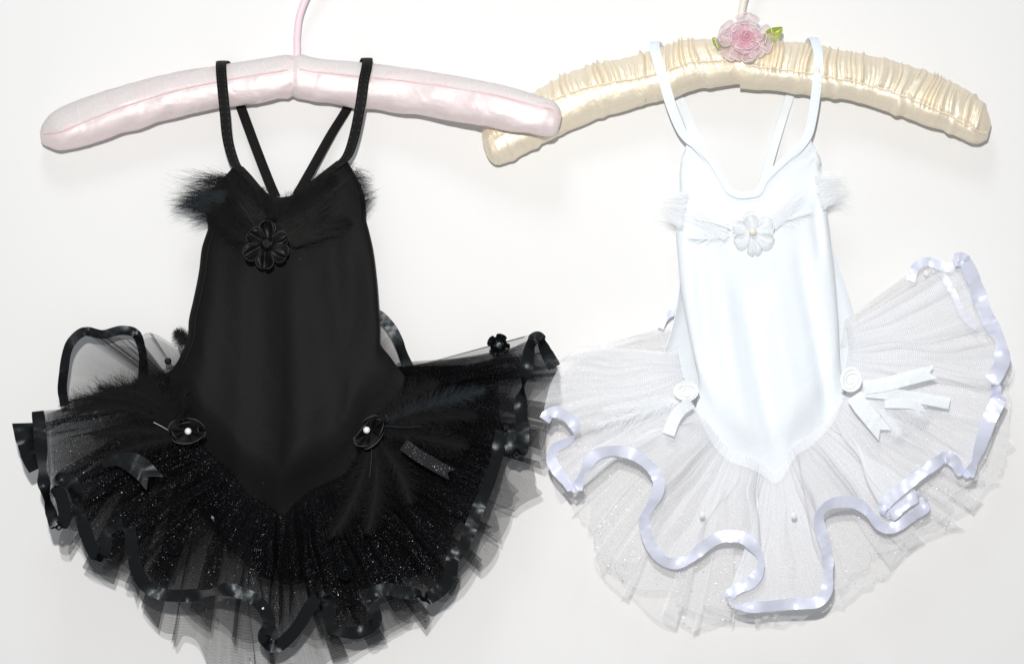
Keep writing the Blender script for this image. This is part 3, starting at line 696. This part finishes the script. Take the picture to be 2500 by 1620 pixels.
# --- skirt, back to front
cen = (690, 1050)
bw_back = [(450, 860, 50), (440, 940, 50), (480, 1030, 52), (560, 1110, 56), (620, 1170, 60), (690, 1215, 62), (770, 1160, 60), (850, 1090, 56), (900, 1010, 54), (955, 930, 52), (970, 885, 50)]
back_hem = [(170, 1210), (146, 1299), (219, 1395), (314, 1430), (341, 1467), (399, 1556), (454, 1560), (494, 1610), (560, 1650), (640, 1660), (720, 1655), (820, 1618), (884, 1585), (988, 1536), (1041, 1508), (1110, 1445), (1167, 1388), (1224, 1318), (1265, 1245), (1300, 1195), (1321, 1138), (1320, 1083), (1340, 1024), (1370, 972), (1372, 912), (1335, 858)]
skirt('skirt_layer', bw_back, hem_depth(back_hem, 112, cen, .1, 10, 3), M['black_net_sheer'], blk, nt=900, pleats=21, fold=1.9, amp=10, jag=9, seed=31, label='sheer outermost back layer of black net')
mid_hem = [(115, 1010), (125, 1100), (160, 1230), (215, 1320), (330, 1400), (420, 1440), (520, 1530), (640, 1590), (760, 1560), (880, 1545), (1000, 1500), (1080, 1440), (1170, 1330), (1230, 1230), (1280, 1120), (1300, 1010), (1320, 920), (1290, 850)]
bw_mid = [(455, 880, 62), (446, 950, 62), (490, 1040, 64), (565, 1115, 68), (622, 1172, 72), (690, 1218, 74), (768, 1162, 72), (848, 1090, 68), (898, 1012, 66), (950, 935, 64), (968, 895, 62)]
skirt('skirt_layer', bw_mid, hem_depth(mid_hem, 140, cen, .1, 10, 5), M['black_net_sheer'], blk, nt=900, pleats=17, fold=2.3, amp=11, jag=16, seed=37)
lin_hem = [(320, 1000), (350, 1080), (430, 1170), (500, 1260), (570, 1350), (630, 1400), (690, 1416), (770, 1418), (860, 1440), (960, 1420), (1040, 1380), (1110, 1310), (1165, 1200), (1200, 1090), (1220, 980), (1210, 890)]
skirt('skirt_lining', [(a, b, c + 1) for a, b, c in bw_mid], hem_depth(lin_hem, 150, cen, 0, 6, 6), M['black_lining'], blk, nt=600, pleats=16, fold=1.8, amp=7, jag=8, seed=41)
# right hand side has one more full layer of net
rt_hem = [(820, 1500), (930, 1470), (1040, 1420), (1110, 1340), (1170, 1220), (1205, 1110), (1230, 1000), (1270, 900), (1255, 850)]
skirt('skirt_layer', [(780, 1150, 70), (850, 1085, 68), (895, 1010, 66), (945, 935, 62), (962, 900, 60)], hem_depth(rt_hem, 172, cen, 0, 8, 8), M['black_net'], blk, nt=600, pleats=22, fold=2.0, amp=8, jag=6, seed=43)
lt_hem = [(104, 1006), (110, 1100), (136, 1215), (190, 1300), (255, 1350), (330, 1400), (420, 1430)]
skirt('skirt_layer', [(428, 955, 68), (440, 990, 70), (480, 1045, 72), (540, 1110, 74), (590, 1160, 76)], hem_depth(lt_hem, 190, cen, 0, 8, 9), M['black_net_sheer'], blk, nt=500, pleats=15, fold=2.0, amp=8, jag=6, seed=45)
F_ = [(92, 1003), (97, 1046), (101, 1101), (104, 1149), (110, 1194), (124, 1249), (142, 1292), (158, 1262), (150, 1215), (132, 1182), (150, 1168), (178, 1180), (190, 1225), (205, 1285), (225, 1340), (245, 1364), (258, 1335), (262, 1300), (285, 1281), (310, 1278), (318, 1300), (322, 1340), (336, 1394), (356, 1428), (398, 1450), (457, 1453), (503, 1447), (549, 1438), (582, 1444), (625, 1464), (650, 1494), (657, 1525), (645, 1550), (652, 1572), (679, 1575), (720, 1538), (751, 1490), (773, 1458), (790, 1450), (806, 1470), (803, 1505), (816, 1534), (852, 1544), (893, 1538), (915, 1520), (915, 1484), (908, 1458), (922, 1443), (950, 1438), (994, 1446), (1022, 1450), (1034, 1462), (1055, 1454), (1088, 1428), (1102, 1390), (1106, 1362), (1130, 1336), (1145, 1300), (1168, 1238), (1193, 1180), (1212, 1120), (1219, 1083), (1228, 1042), (1244, 1060), (1250, 1100), (1262, 1116), (1274, 1098), (1276, 1046), (1271, 990), (1276, 950), (1286, 898), (1295, 842), (1314, 824), (1334, 860), (1354, 896)]
def bfront(x, y): return 205 + 55 * sstep(420, 120, x) + 10 * sstep(1000, 1250, x)
Fh = hem_depth(F_, bfront, cen, -.40, 12, 11, 6)
bw_front = [(432, 940, 84), (452, 990, 88), (500, 1055, 92), (562, 1118, 96), (622, 1176, 100), (690, 1222, 102), (768, 1166, 100), (845, 1098, 96), (890, 1025, 92), (935, 950, 84), (955, 915, 80)]
bw_front = [(x, y, 101 + 9 * math.exp(-((x - 690) / 150) ** 2)) for x, y in b_bot]
skirt('skirt_layer', bw_front, Fh, M['black_net'], blk, nt=1500, ns=30, pleats=46, fold=1.8, amp=9, seed=47, follow=True, ease=.75, label='ribbon-edged glitter net front layer')
strip('ribbon_trim', [(a, b, c + 5) for a, b, c in Fh], 32, M['black_satin'], blk, n=1300, roll_seed=5, roll_amp=.75)
# curled ribbon end on the far left
strip('ribbon_trim', [(62, 1032, 236), (63, 1060, 232), (68, 1090, 226), (76, 1120, 216), (88, 1146, 204)], 66, M['black_satin'], blk, n=120, roll_seed=8, roll_amp=.5, curl=0, bow=.35, wfun=lambda t: 1 - .45 * t)
# raised loop at the left, net inside, ribbon round it
loop = [(158, 990), (152, 950), (156, 905), (163, 861), (177, 831), (207, 809), (251, 816), (296, 806), (331, 814), (346, 850), (350, 890), (347, 932)]
Lh = [(x, y, 105 + 40 * math.sin(i * .55)) for i, (x, y) in enumerate(loop)]
skirt('skirt_layer', [(455, 1010, 74), (442, 985, 72), (430, 955, 70), (424, 930, 68), (428, 915, 66)], Lh, M['black_net_loop'], blk, nt=320, ns=22, pleats=7, fold=1.4, amp=8, seed=53, follow=True, label='sheer raised loop of black net at left')
strip('ribbon_trim', Lh, 23, M['black_satin'], blk, n=360, roll_seed=15, roll_amp=.35)
skirt('skirt_layer', [(452, 905, 40), (450, 925, 42), (440, 960, 46), (436, 985, 50)], [(452, 850, 50), (420, 838, 60), (385, 818, 72), (352, 814, 86), (345, 850, 90), (348, 905, 92), (352, 945, 94)], M['black_net_loop'], blk, nt=200, ns=16, pleats=6, fold=1.6, amp=5, jag=1, seed=57)
skirt('skirt_layer', [(446, 975, 78), (440, 958, 78), (430, 945, 76)], [(222, 822, 118), (245, 820, 122), (262, 822, 118), (300, 826, 124), (322, 832, 120)], M['black_net_sheer'], blk, nt=160, ns=18, pleats=4, fold=1.8, amp=5, jag=0, seed=55)
# right: sheer top edge and the short strip of net behind the waist
skirt('skirt_layer', [(955, 950, 60), (965, 925, 58), (975, 905, 56), (985, 900, 54)], [(1372, 930, 128), (1352, 880, 130), (1320, 835, 132), (1290, 818, 132), (1276, 826, 132)], M['black_net_loop'], blk, nt=260, ns=20, pleats=7, fold=1.6, amp=5, jag=1, seed=59)
sr = [(918, 765, 60), (934, 776, 62), (955, 800, 66), (972, 832, 70), (985, 868, 72), (1002, 905, 70)]
strip('ribbon_trim', sr, 25, M['black_satin'], blk, n=120, roll_seed=19, roll_amp=.3)
skirt('skirt_layer', [(900, 800, 46), (915, 850, 48), (940, 890, 50), (965, 925, 52)], sr, M['black_net_loop'], blk, nt=120, ns=10, pleats=4, fold=1, amp=3, seed=61, follow=True)

# --- feathers
ft = 0
def bf(base, mid, tip, bw, mat='black_feather', **k):
    global ft; ft += 1
    return feather('feather', base, mid, tip, bw, M[mat], blk, seed=100 + ft, **k)
# left chest tuft reaching past the side
tuft((548, 432, 108), (516, 535, 108), (475, 465, 122), (408, 468, 108), 420, M['black_feather'], blk, 1, spread=38)
tuft((560, 470, 112), (520, 520, 110), (465, 485, 124), (396, 504, 112), 260, M['grey_feather'], blk, 2, spread=22, wid=1.1, cl=4)
tuft((560, 430, 110), (530, 450, 108), (510, 430, 118), (470, 420, 106), 110, M['black_feather'], blk, 3, spread=26, wid=.6)
tuft((520, 500, 108), (516, 545, 106), (480, 520, 114), (440, 545, 100), 120, M['black_feather'], blk, 4, spread=24, wid=.6)
tuft((864, 415, 104), (890, 520, 104), (894, 460, 112), (922, 472, 100), 260, M['black_feather'], blk, 6, spread=24, wid=.65)
tuft((840, 400, 104), (870, 430, 104), (862, 405, 110), (880, 398, 100), 60, M['black_feather'], blk, 7, spread=20, wid=.55)
# soft mass in a V across the chest
for k_, (a_, b_, m_, t_) in enumerate([((655, 545, 128), (640, 585, 128), (590, 520, 138), (530, 470, 122)), ((650, 530, 128), (630, 560, 128), (590, 500, 138), (560, 450, 122)), ((640, 570, 128), (610, 600, 126), (560, 560, 134), (515, 520, 118)),
        ((680, 545, 128), (700, 585, 128), (770, 510, 138), (850, 440, 120)), ((680, 530, 128), (700, 560, 128), (760, 490, 138), (800, 450, 122)), ((690, 575, 128), (720, 600, 126), (790, 560, 134), (870, 510, 118)), ((655, 530, 130), (690, 530, 130), (665, 515, 138), (668, 512, 130))]):
    tuft(a_, b_, m_, t_, 240, M['brown_feather'] if k_ % 2 else M['black_feather'], blk, 20 + k_, spread=34, wid=.9, dz=8)
bf((640, 560, 122), (590, 480, 132), (560, 440, 120), 55, n=150, fluff=.7)
bf((650, 560, 124), (630, 500, 132), (640, 470, 126), 42, n=120, fluff=.7)
bf((600, 590, 124), (555, 560, 128), (520, 500, 116), 48, n=150, fluff=.8)
bf((690, 560, 122), (760, 470, 132), (812, 435, 118), 55, n=150, fluff=.7)
bf((690, 580, 122), (770, 560, 130), (850, 540, 118), 48, n=150, fluff=.8)
bf((680, 550, 124), (700, 500, 132), (730, 478, 126), 42, n=120, fluff=.7)
strip('feather_shaft', [(586, 498, 140), (606, 526, 140), (628, 560, 134)], 1.6, M['grey_feather'], blk, n=30, k=3, curl=0)
# left hip spray
for k_, (b, m_, t, w_, n_) in enumerate([((440, 1045, 158), (320, 930, 205), (160, 985, 220), 62, 230), ((440, 1050, 158), (330, 975, 210), (190, 995, 225), 55, 210), ((440, 1040, 158), (370, 935, 195), (250, 950, 205), 62, 210), ((440, 1040, 156), (400, 950, 180), (340, 935, 185), 55, 180),
        ((445, 1060, 160), (340, 1040, 210), (235, 1060, 228), 55, 200), ((445, 1065, 160), (350, 1080, 205), (270, 1110, 222), 45, 170), ((450, 1035, 156), (440, 980, 160), (455, 955, 150), 26, 60)]):
    bf(b, m_, t, w_ * 1.15, n=n_, fluff=.5, a0=52, a1=24, sweep=.25, wid=.8)
strip('feather_shaft', [(375, 1030, 214), (398, 1042, 205), (418, 1054, 190)], 1.3, M['quill'], blk, n=30, k=3, curl=0)
# right hip spray
for k_, (b, m_, t, w_, n_, mt) in enumerate([((915, 1040, 150), (1040, 985, 200), (1178, 955, 212), 46, 230, 'grey_feather'), ((915, 1045, 150), (1050, 1010, 205), (1150, 1015, 218), 55, 220, 'black_feather'), ((920, 1055, 150), (1040, 1060, 205), (1130, 1090, 222), 52, 200, 'black_feather'),
        ((905, 1075, 152), (890, 1190, 190), (815, 1300, 222), 58, 260, 'black_feather'), ((915, 1075, 152), (930, 1180, 195), (900, 1290, 226), 56, 240, 'black_feather'), ((920, 1070, 152), (980, 1130, 195), (1000, 1220, 222), 50, 200, 'black_feather'), ((915, 1035, 148), (980, 960, 180), (1060, 940, 195), 48, 180, 'black_feather')]):
    bf(b, m_, t, w_ * 1.15, mt, n=n_, fluff=.5, a0=52, a1=24, sweep=.25, wid=.8)
strip('feather_shaft', [(908, 1096, 196), (906, 1130, 202), (902, 1165, 206)], 2.0, M['grey_feather'], blk, n=30, k=3, curl=0)
strip('feather_shaft', [(940, 1038, 196), (985, 1042, 206), (1030, 1040, 212)], 1.6, M['grey_feather'], blk, n=30, k=3, curl=0)
bf((462, 845, 30), (448, 825, 34), (434, 812, 36), 30, n=110, fluff=.4, wid=1.6)
# ribbon tails
strip('ribbon_tail', [(250, 1135, 262), (290, 1122, 264), (325, 1130, 264), (352, 1150, 262), (378, 1180, 258)], 42, M['black_satin'], blk, n=60, curl=0, roll_amp=.2, roll_seed=3, wfun=lambda t: .35 + .9 * sstep(0, .6, t), notch=True)
strip('ribbon_tail', [(985, 1085, 236), (1020, 1110, 240), (1060, 1134, 242), (1104, 1158, 240)], 30, M['grey_tail'], blk, n=60, curl=0, notch=True, label='grey glitter ribbon tail with notched end')
# flowers
def flower(c, R, n, pm, em, parent, seed, label, rot=0, ratio=1, wd=.95, lift=.35):
    f = mesh('fabric_flower', [P(c[0] + R * .2 * math.cos(a), c[1] + R * .2 * math.sin(a), c[2] + z) for z in (-6, 3) for a in [2 * PI * i / 12 for i in range(12)]], grid_faces(2, 12, True) + [tuple(range(12, 24))], pm, parent, label=label)
    rn = random.Random(seed)
    for i in range(n):
        a = rot + 2 * PI * i / n + rn.uniform(-.12, .12)
        petal('petal', (c[0] + R * .12 * math.cos(a), c[1] + R * .12 * ratio * math.sin(a), c[2]), a, R * rn.uniform(.85, 1.02), R * wd * rn.uniform(.85, 1.12), pm, em, f, cup=.55, lift=lift * rn.uniform(.5, 1.6), ruff=.20, base=.25, seed=seed * 10 + i, ratio=ratio, er=.6, n=15)
    return f
def ruffle(c, R, lobes, pm, em, parent, seed, label, ratio=1, rot=0):
    """ribbon gathered into a ruffled ring: tight at the middle, folded over itself at the rim"""
    rn = random.Random(seed); n = 220; k = 6; V = []; rim = []; cr, sr = math.cos(rot), math.sin(rot)
    w1 = SN(seed, 2, 5, 4); w2 = SN(seed + 1, 2, 6, 4)
    for i in range(n):
        t = i / (n - 1); a = 2 * PI * t; ph = lobes * a + 1.2 * w1(t) * min(1, 6 * t, 6 * (1 - t))
        for j in range(k):
            v = j / (k - 1)
            aa = a + .30 * v * math.sin(ph) * 7 / lobes
            r = R * (.10 + .82 * v) * (1 + .16 * v * math.cos(ph * .5) + .12 * v * w2(t))
            z = c[2] + R * v * (.30 + .22 * math.cos(ph)) + R * .12 * v * w2(t + .3)
            x, y = r * math.cos(aa), r * math.sin(aa) * ratio
            q = (c[0] + x * cr - y * sr, c[1] + x * sr + y * cr, z)
            V.append(P(*q))
            if j == k - 1: rim.append(q)
    o = mesh('fabric_flower', V, grid_faces(n, k), pm, parent, label=label)
    tube('ruffle_edge', rim, 1.0, em, o, n=260, k=6)
    return o
f1 = flower((652, 598, 142), 56, 6, M['black_organza'], M['black_edge'], blk, 3, 'black organza flower with black stone', rot=-1.5, wd=.80)
gem('centre_stone', (651, 596, 156), 17, M['black_gem'], f1, 6)
f2 = ruffle((456, 1053, 186), 44, 7, M['black_organza'], M['black_edge'], blk, 5, 'small black ruffled flower with clear crystal at left hip', ratio=.68)
gem('centre_stone', (459, 1052, 212), 8.5, M['gem'], f2)
f3 = ruffle((903, 1055, 180), 50, 7, M['black_organza'], M['black_edge'], blk, 7, 'small black ruffled flower with clear crystal at right hip', ratio=.55, rot=-.85)
gem('centre_stone', (895, 1049, 208), 8.5, M['gem'], f3)
rosette('rosette', (424, 1330, 224), 23, M['black_satin'], blk, turns=3.4, seed=1, label='black ribbon rosette on sheer net')
rosette('rosette', (842, 1394, 226), 23, M['black_satin'], blk, turns=3.2, seed=3, rx=.85)
rosette('rosette', (1217, 842, 142), 23, M['black_satin'], blk, turns=3.2, seed=5, petals=4, pmat=M['black_satin'], label='black ribbon rose on the upper right net')
gem('bead', (410, 881, 84), 9, M['black_gem'], blk)
gem('bead', (641, 1483, 226), 4.5, M['gem'], blk, 6)
gem('bead', (988, 1409, 222), 5, M['black_gem'], blk, 6)

# ================================================================== WHITE
wht = empty('tutu_dress', None, 'white leotard tutu dress with pearl flower and ribbon-edged net on cream hanger', 'dress')
w_top = [(1673, 366), (1678, 352), (1690, 340), (1716, 360), (1742, 391), (1765, 430), (1781, 456), (1804, 467), (1828, 466), (1851, 460), (1866, 432), (1890, 406), (1926, 373), (1955, 347), (1970, 330), (1981, 352)]
w_left = [(1673, 366), (1664, 391), (1660, 430), (1662, 466), (1656, 500), (1651, 533), (1652, 585), (1657, 640), (1661, 690), (1672, 760), (1690, 850), (1706, 930), (1700, 1000)]
w_right = [(1981, 352), (1991, 367), (2003, 391), (2001, 414), (2012, 471), (2017, 508), (2024, 559), (2030, 611), (2036, 658), (2042, 730), (2046, 794), (2050, 883), (2062, 965)]
w_bot = [(1700, 1000), (1722, 1024), (1754, 1063), (1786, 1099), (1830, 1115), (1855, 1127), (1884, 1150), (1893, 1153), (1905, 1145), (1920, 1120), (1940, 1085), (1978, 1059), (2028, 1016), (2062, 965)]
fw1 = SN(91, 1.2, 4, 5)
def d_wf(u, v, x, y):
    e = 1 - abs(2 * u - 1) ** 3
    base = 58 + 36 * sstep(.25, 1, v)
    s = sstep(.18, .5, v)
    fo = 1.6 * s * (9 * math.exp(-((u - .30 - .05 * v) / .07) ** 2) - 8 * math.exp(-((u - .47 - .10 * (v - .5)) / .05) ** 2) + 8 * math.exp(-((u - .62 - .14 * (v - .5)) / .07) ** 2) - 10 * math.exp(-((u - .80 - .12 * (v - .5)) / .05) ** 2) * sstep(.15, .4, v)
             - 7 * math.exp(-((u - .17) / .05) ** 2) * sstep(.9, .5, v))
    cr = -9 * math.exp(-((u - .90) / .035) ** 2) * sstep(.2, .3, v) * sstep(.5, .38, v)
    pk_ = 3.0 * math.sin(2 * PI * 9 * v * 3) * sstep(.14, .04, v) * (sstep(.85, 1, u) + sstep(.12, 0, u))
    return base + (30 + 14 * sstep(.1, .7, v)) * max(0, e) ** .55 * (1 - .8 * sstep(.80, 1, v)) + fo * (1 - sstep(.85, 1, v)) + cr + pk_ + 1.5 * fw1(u + .4 * v)
wbod = bodice('bodice', w_top, under(w_bot, 1885, 830, 26), w_left, w_right, d_wf, M['white_knit'], wht, 110, 120)
wb_left = [(1673, 366), (1664, 391), (1660, 430), (1658, 480), (1652, 585), (1659, 690), (1649, 765), (1637, 814), (1621, 862), (1624, 885), (1644, 921)]
wb_right = [(1981, 352), (2001, 391), (2006, 440), (2020, 540), (2036, 619), (2063, 697), (2087, 775), (2100, 852), (2104, 922)]
wb_bot = [(1644, 921), (1700, 1000), (1754, 1060), (1830, 1112), (1893, 1145), (1940, 1082), (2028, 1012), (2070, 965), (2104, 922)]
wb_top = [(1673, 366), (1720, 400), (1770, 450), (1828, 472), (1866, 460), (1910, 410), (1960, 360), (1981, 352)]
def d_wb(u, v, x, y): return 57 + 25 * sstep(.25, 1, v) - (22 + 26 * sstep(.3, 1, v)) * max(0, 1 - abs(2 * u - 1) ** 2.6) ** .6 - 1.5
bodice('back_panel', wb_top, wb_bot, wb_left, wb_right, d_wb, M['white_knit'], wht, 60, 70)
strip('neck_binding', [(x, y + 9, 96) for x, y in w_top[2:-2]], 17, M['white_knit'], wbod, n=160, curl=0, solid=.0008, bow=.3)
strap([(1730, 392, 84), (1704, 362, 97), (1684, 346, 94), (1663, 318, 96), (1640, 263, 104), (1622, 204, 110), (1606, 150, 104), (1598, 122, 88), (1600, 104, 56), (1615, 130, 22), (1640, 200, 9), (1660, 246, 12), (1690, 320, 26), (1720, 410, 46)], 25, M['white_knit'], wht)
strap([(1918, 396, 84), (1952, 362, 97), (1972, 330, 93), (1984, 280, 98), (1993, 215, 106), (1998, 150, 108), (1994, 116, 92), (1984, 94, 58), (1968, 120, 22), (1945, 180, 9), (1928, 235, 12), (1904, 309, 26), (1881, 386, 42), (1862, 455, 56)], 22, M['white_knit'], wht)
# --- skirt
wcen = (1880, 960)
ww_back = [(1660, 790, 44), (1655, 860, 46), (1675, 930, 50), (1735, 1000, 54), (1800, 1060, 58), (1890, 1105, 62), (1950, 1040, 60), (2010, 985, 56), (2055, 920, 52), (2070, 850, 48), (2062, 780, 44)]
wb_hem = [(1560, 815), (1470, 838), (1375, 862), (1330, 960), (1322, 1050), (1340, 1150), (1400, 1240), (1440, 1300), (1446, 1350), (1500, 1430), (1590, 1492), (1680, 1530), (1780, 1522), (1900, 1518), (1990, 1498), (2090, 1455), (2160, 1392), (2250, 1322), (2380, 1245), (2448, 1130), (2472, 1080), (2456, 950), (2470, 890), (2440, 800), (2380, 690), (2330, 645), (2235, 650)]
skirt('skirt_layer', ww_back, hem_depth(wb_hem, 95, wcen, .1, 8, 3), M['white_net_sheer'], wht, nt=1000, pleats=26, fold=1.7, amp=6, jag=8, seed=131, label='sheer outermost back layer of white net')
wm_hem = [(1540, 822), (1440, 850), (1390, 900), (1360, 1000), (1360, 1120), (1430, 1250), (1480, 1340), (1570, 1430), (1700, 1490), (1850, 1500), (1990, 1480), (2080, 1400), (2200, 1330), (2320, 1230), (2410, 1120), (2430, 980), (2430, 860), (2380, 730), (2310, 655), (2230, 660)]
skirt('skirt_layer', [(a, b, c + 14) for a, b, c in ww_back], hem_depth(wm_hem, 125, wcen, .1, 8, 5), M['white_net_sheer'], wht, nt=900, pleats=21, fold=1.9, amp=6, jag=14, seed=137)
FW = [(1329, 1025), (1340, 1010), (1358, 1005), (1382, 1015), (1402, 1036), (1403, 1062), (1380, 1080), (1354, 1094), (1345, 1116), (1358, 1145), (1380, 1174), (1402, 1200), (1416, 1171), (1434, 1134), (1456, 1109), (1500, 1099), (1547, 1109), (1583, 1134), (1605, 1163), (1607, 1196), (1590, 1232), (1573, 1265), (1578, 1301), (1594, 1338), (1620, 1367), (1649, 1374), (1685, 1363), (1718, 1334), (1754, 1312), (1797, 1308), (1827, 1320), (1852, 1349), (1857, 1381), (1837, 1418), (1797, 1438), (1776, 1462), (1792, 1480), (1850, 1480), (1933, 1473), (1992, 1470), (2015, 1447), (2022, 1414), (2019, 1348), (2005, 1298), (1999, 1262), (2012, 1239), (2039, 1226), (2082, 1225), (2108, 1238), (2131, 1262), (2151, 1283), (2176, 1288), (2214, 1268), (2255, 1240), (2262, 1218), (2242, 1209), (2200, 1238), (2168, 1262), (2155, 1244), (2168, 1222), (2214, 1182), (2263, 1146), (2306, 1116), (2330, 1126), (2343, 1149), (2358, 1163), (2374, 1140), (2390, 1097), (2414, 1027), (2440, 966), (2418, 943), (2429, 918), (2446, 885), (2445, 852), (2440, 826), (2417, 786), (2398, 743), (2375, 677), (2350, 635), (2328, 642)]
def wfront(x, y): return 190 + 20 * sstep(1700, 1350, x) - 20 * sstep(2250, 2450, x)
FWh = hem_depth(FW, wfront, wcen, -.40, 10, 15, 6)
pre = [(1480, 845, 120), (1400, 862, 150), (1352, 920, 180), (1330, 990, 200)]
ww_front = [(1655, 850, 66), (1665, 905, 74), (1690, 960, 84), (1745, 1015, 92), (1810, 1075, 98), (1890, 1118, 102), (1950, 1050, 98), (2010, 995, 92), (2050, 930, 84), (2062, 860, 72), (2058, 800, 62)]
ww_front = [(1655, 862, 66), (1668, 920, 84)] + [(x, y, 103 + 9 * math.exp(-((x - 1885) / 110) ** 2)) for x, y in w_bot[:-1]] + [(2068, 950, 96), (2078, 880, 74), (2066, 800, 62)]
skirt('skirt_layer', ww_front, pre + FWh, M['white_net'], wht, nt=1600, ns=30, pleats=44, fold=1.5, amp=3.5, seed=147, follow=True, ease=.75, label='ribbon-edged glitter net front layer')
strip('ribbon_trim', [(a, b, c + 5) for a, b, c in FWh], 29, M['white_satin'], wht, n=1500, roll_seed=25, roll_amp=.8, wfun=lambda t: 1 + .35 * sstep(.76, .9, t))
skirt('skirt_layer', [(2050, 850, 60), (2056, 820, 58), (2060, 790, 56), (2060, 770, 54)], [(2345, 760, 120), (2335, 690, 122), (2310, 655, 124), (2262, 640, 124), (2232, 660, 122), (2220, 690, 120)], M['white_net_sheer'], wht, nt=200, ns=16, pleats=6, fold=1.4, amp=5, jag=1, seed=151)
strip('ribbon_trim', [(2328, 656, 136), (2298, 650, 132), (2264, 638, 130), (2236, 652, 128), (2222, 684, 124)], 22, M['white_satin'], wht, n=120, roll_seed=29, roll_amp=.3)
strip('ribbon_trim', [(2300, 668, 138), (2330, 720, 140), (2352, 770, 140), (2385, 800, 138)], 16, M['white_satin'], wht, n=100, roll_seed=33, roll_amp=.3)
strip('ribbon_trim', [(1612, 800, 60), (1622, 778, 62), (1640, 764, 58), (1660, 760, 52)], 16, M['white_satin'], wht, n=60, roll_seed=35, roll_amp=.2)
# --- feathers
def wf(base, mid, tip, bw, **k):
    global ft; ft += 1
    k.setdefault('a0', 50); k.setdefault('a1', 16); k['fluff'] = .4; k['sweep'] = .2
    return feather('feather', base, mid, tip, bw * 1.5, M['white_feather'], wht, seed=300 + ft, wid=.8, rw=1.0, tipw=1.0, **k)
tuft((1680, 470, 104), (1662, 560, 104), (1638, 500, 112), (1594, 500, 94), 420, M['white_feather'], wht, 31, spread=34, wid=.8)
tuft((1780, 545, 118), (1770, 585, 118), (1710, 540, 126), (1665, 520, 112), 160, M['white_feather'], wht, 32, spread=30, wid=.8, dz=6)
wf((1790, 570, 118), (1740, 585, 122), (1690, 580, 116), 24, n=50, fluff=.5)
tuft((1990, 425, 104), (2010, 510, 104), (2035, 450, 112), (2084, 464, 94), 420, M['white_feather'], wht, 33, spread=34, wid=.8)
tuft((1880, 530, 118), (1890, 560, 118), (1940, 490, 126), (1995, 450, 112), 180, M['white_feather'], wht, 34, spread=30, wid=.8, dz=6)
wf((1870, 550, 118), (1920, 535, 122), (1975, 520, 116), 24, n=50, fluff=.5)
strip('feather_shaft', [(1714, 536, 136), (1748, 545, 136), (1784, 556, 136)], 3, M['white_edge'], wht, n=30, k=3, curl=0)
wf((1670, 975, 150), (1560, 1010, 190), (1455, 1035, 205), 36, n=170, fluff=.3)
wf((1670, 975, 150), (1580, 990, 185), (1480, 1000, 200), 32, n=140, fluff=.3)
wf((2095, 960, 148), (2180, 975, 180), (2245, 1010, 196), 48, n=200, fluff=.35)
wf((2095, 965, 148), (2160, 1000, 180), (2190, 1050, 198), 44, n=180, fluff=.35)
# ribbon tails
strip('ribbon_tail', [(2110, 945, 196), (2160, 938, 202), (2220, 922, 206), (2284, 906, 206)], 34, M['white_satin2'], wht, n=60, curl=0, notch=True, roll_seed=4, roll_amp=.15)
strip('ribbon_tail', [(2110, 955, 190), (2180, 962, 196), (2250, 972, 200), (2318, 984, 198)], 28, M['white_satin2'], wht, n=60, curl=0, roll_seed=6, roll_amp=.15)
strip('ribbon_tail', [(2085, 965, 190), (2105, 995, 200), (2130, 1025, 206), (2160, 1062, 206)], 40, M['white_satin2'], wht, n=60, curl=0, notch=True, roll_seed=8, roll_amp=.15)
strip('ribbon_tail', [(1688, 982, 188), (1662, 1000, 196), (1645, 1025, 202), (1632, 1060, 202)], 30, M['white_satin2'], wht, n=60, curl=0, roll_seed=10, roll_amp=.2)
strip('ribbon_tail', [(2160, 985, 192), (2200, 985, 200), (2235, 990, 202), (2252, 1012, 200)], 22, M['white_satin2'], wht, n=50, curl=0, notch=True)
# flowers, roses, stones
f4 = flower((1837, 566, 138), 50, 6, M['clear_organza'], M['white_edge'], wht, 13, 'clear white petal flower with pearl', rot=.5, wd=.84)
ball('pearl', (1838, 564, 152), 10, M['pearl'], f4)
rosette('rosette', (1675, 955, 186), 34, M['rose_white'], wht, turns=2.7, hgt=.26, seed=2, base=True, label='white ribbon rose at left hip', ry=.8)
rosette('rosette', (2078, 926, 186), 34, M['rose_white'], wht, turns=2.7, hgt=.26, seed=4, base=True, label='white ribbon rose at right hip', rx=.85, rot=.5)
for q in ((1714, 1256, 205), (1938, 1258, 205), (2262, 667, 140)):
    gem('rhinestone', q, 8, M['gem'], wht)
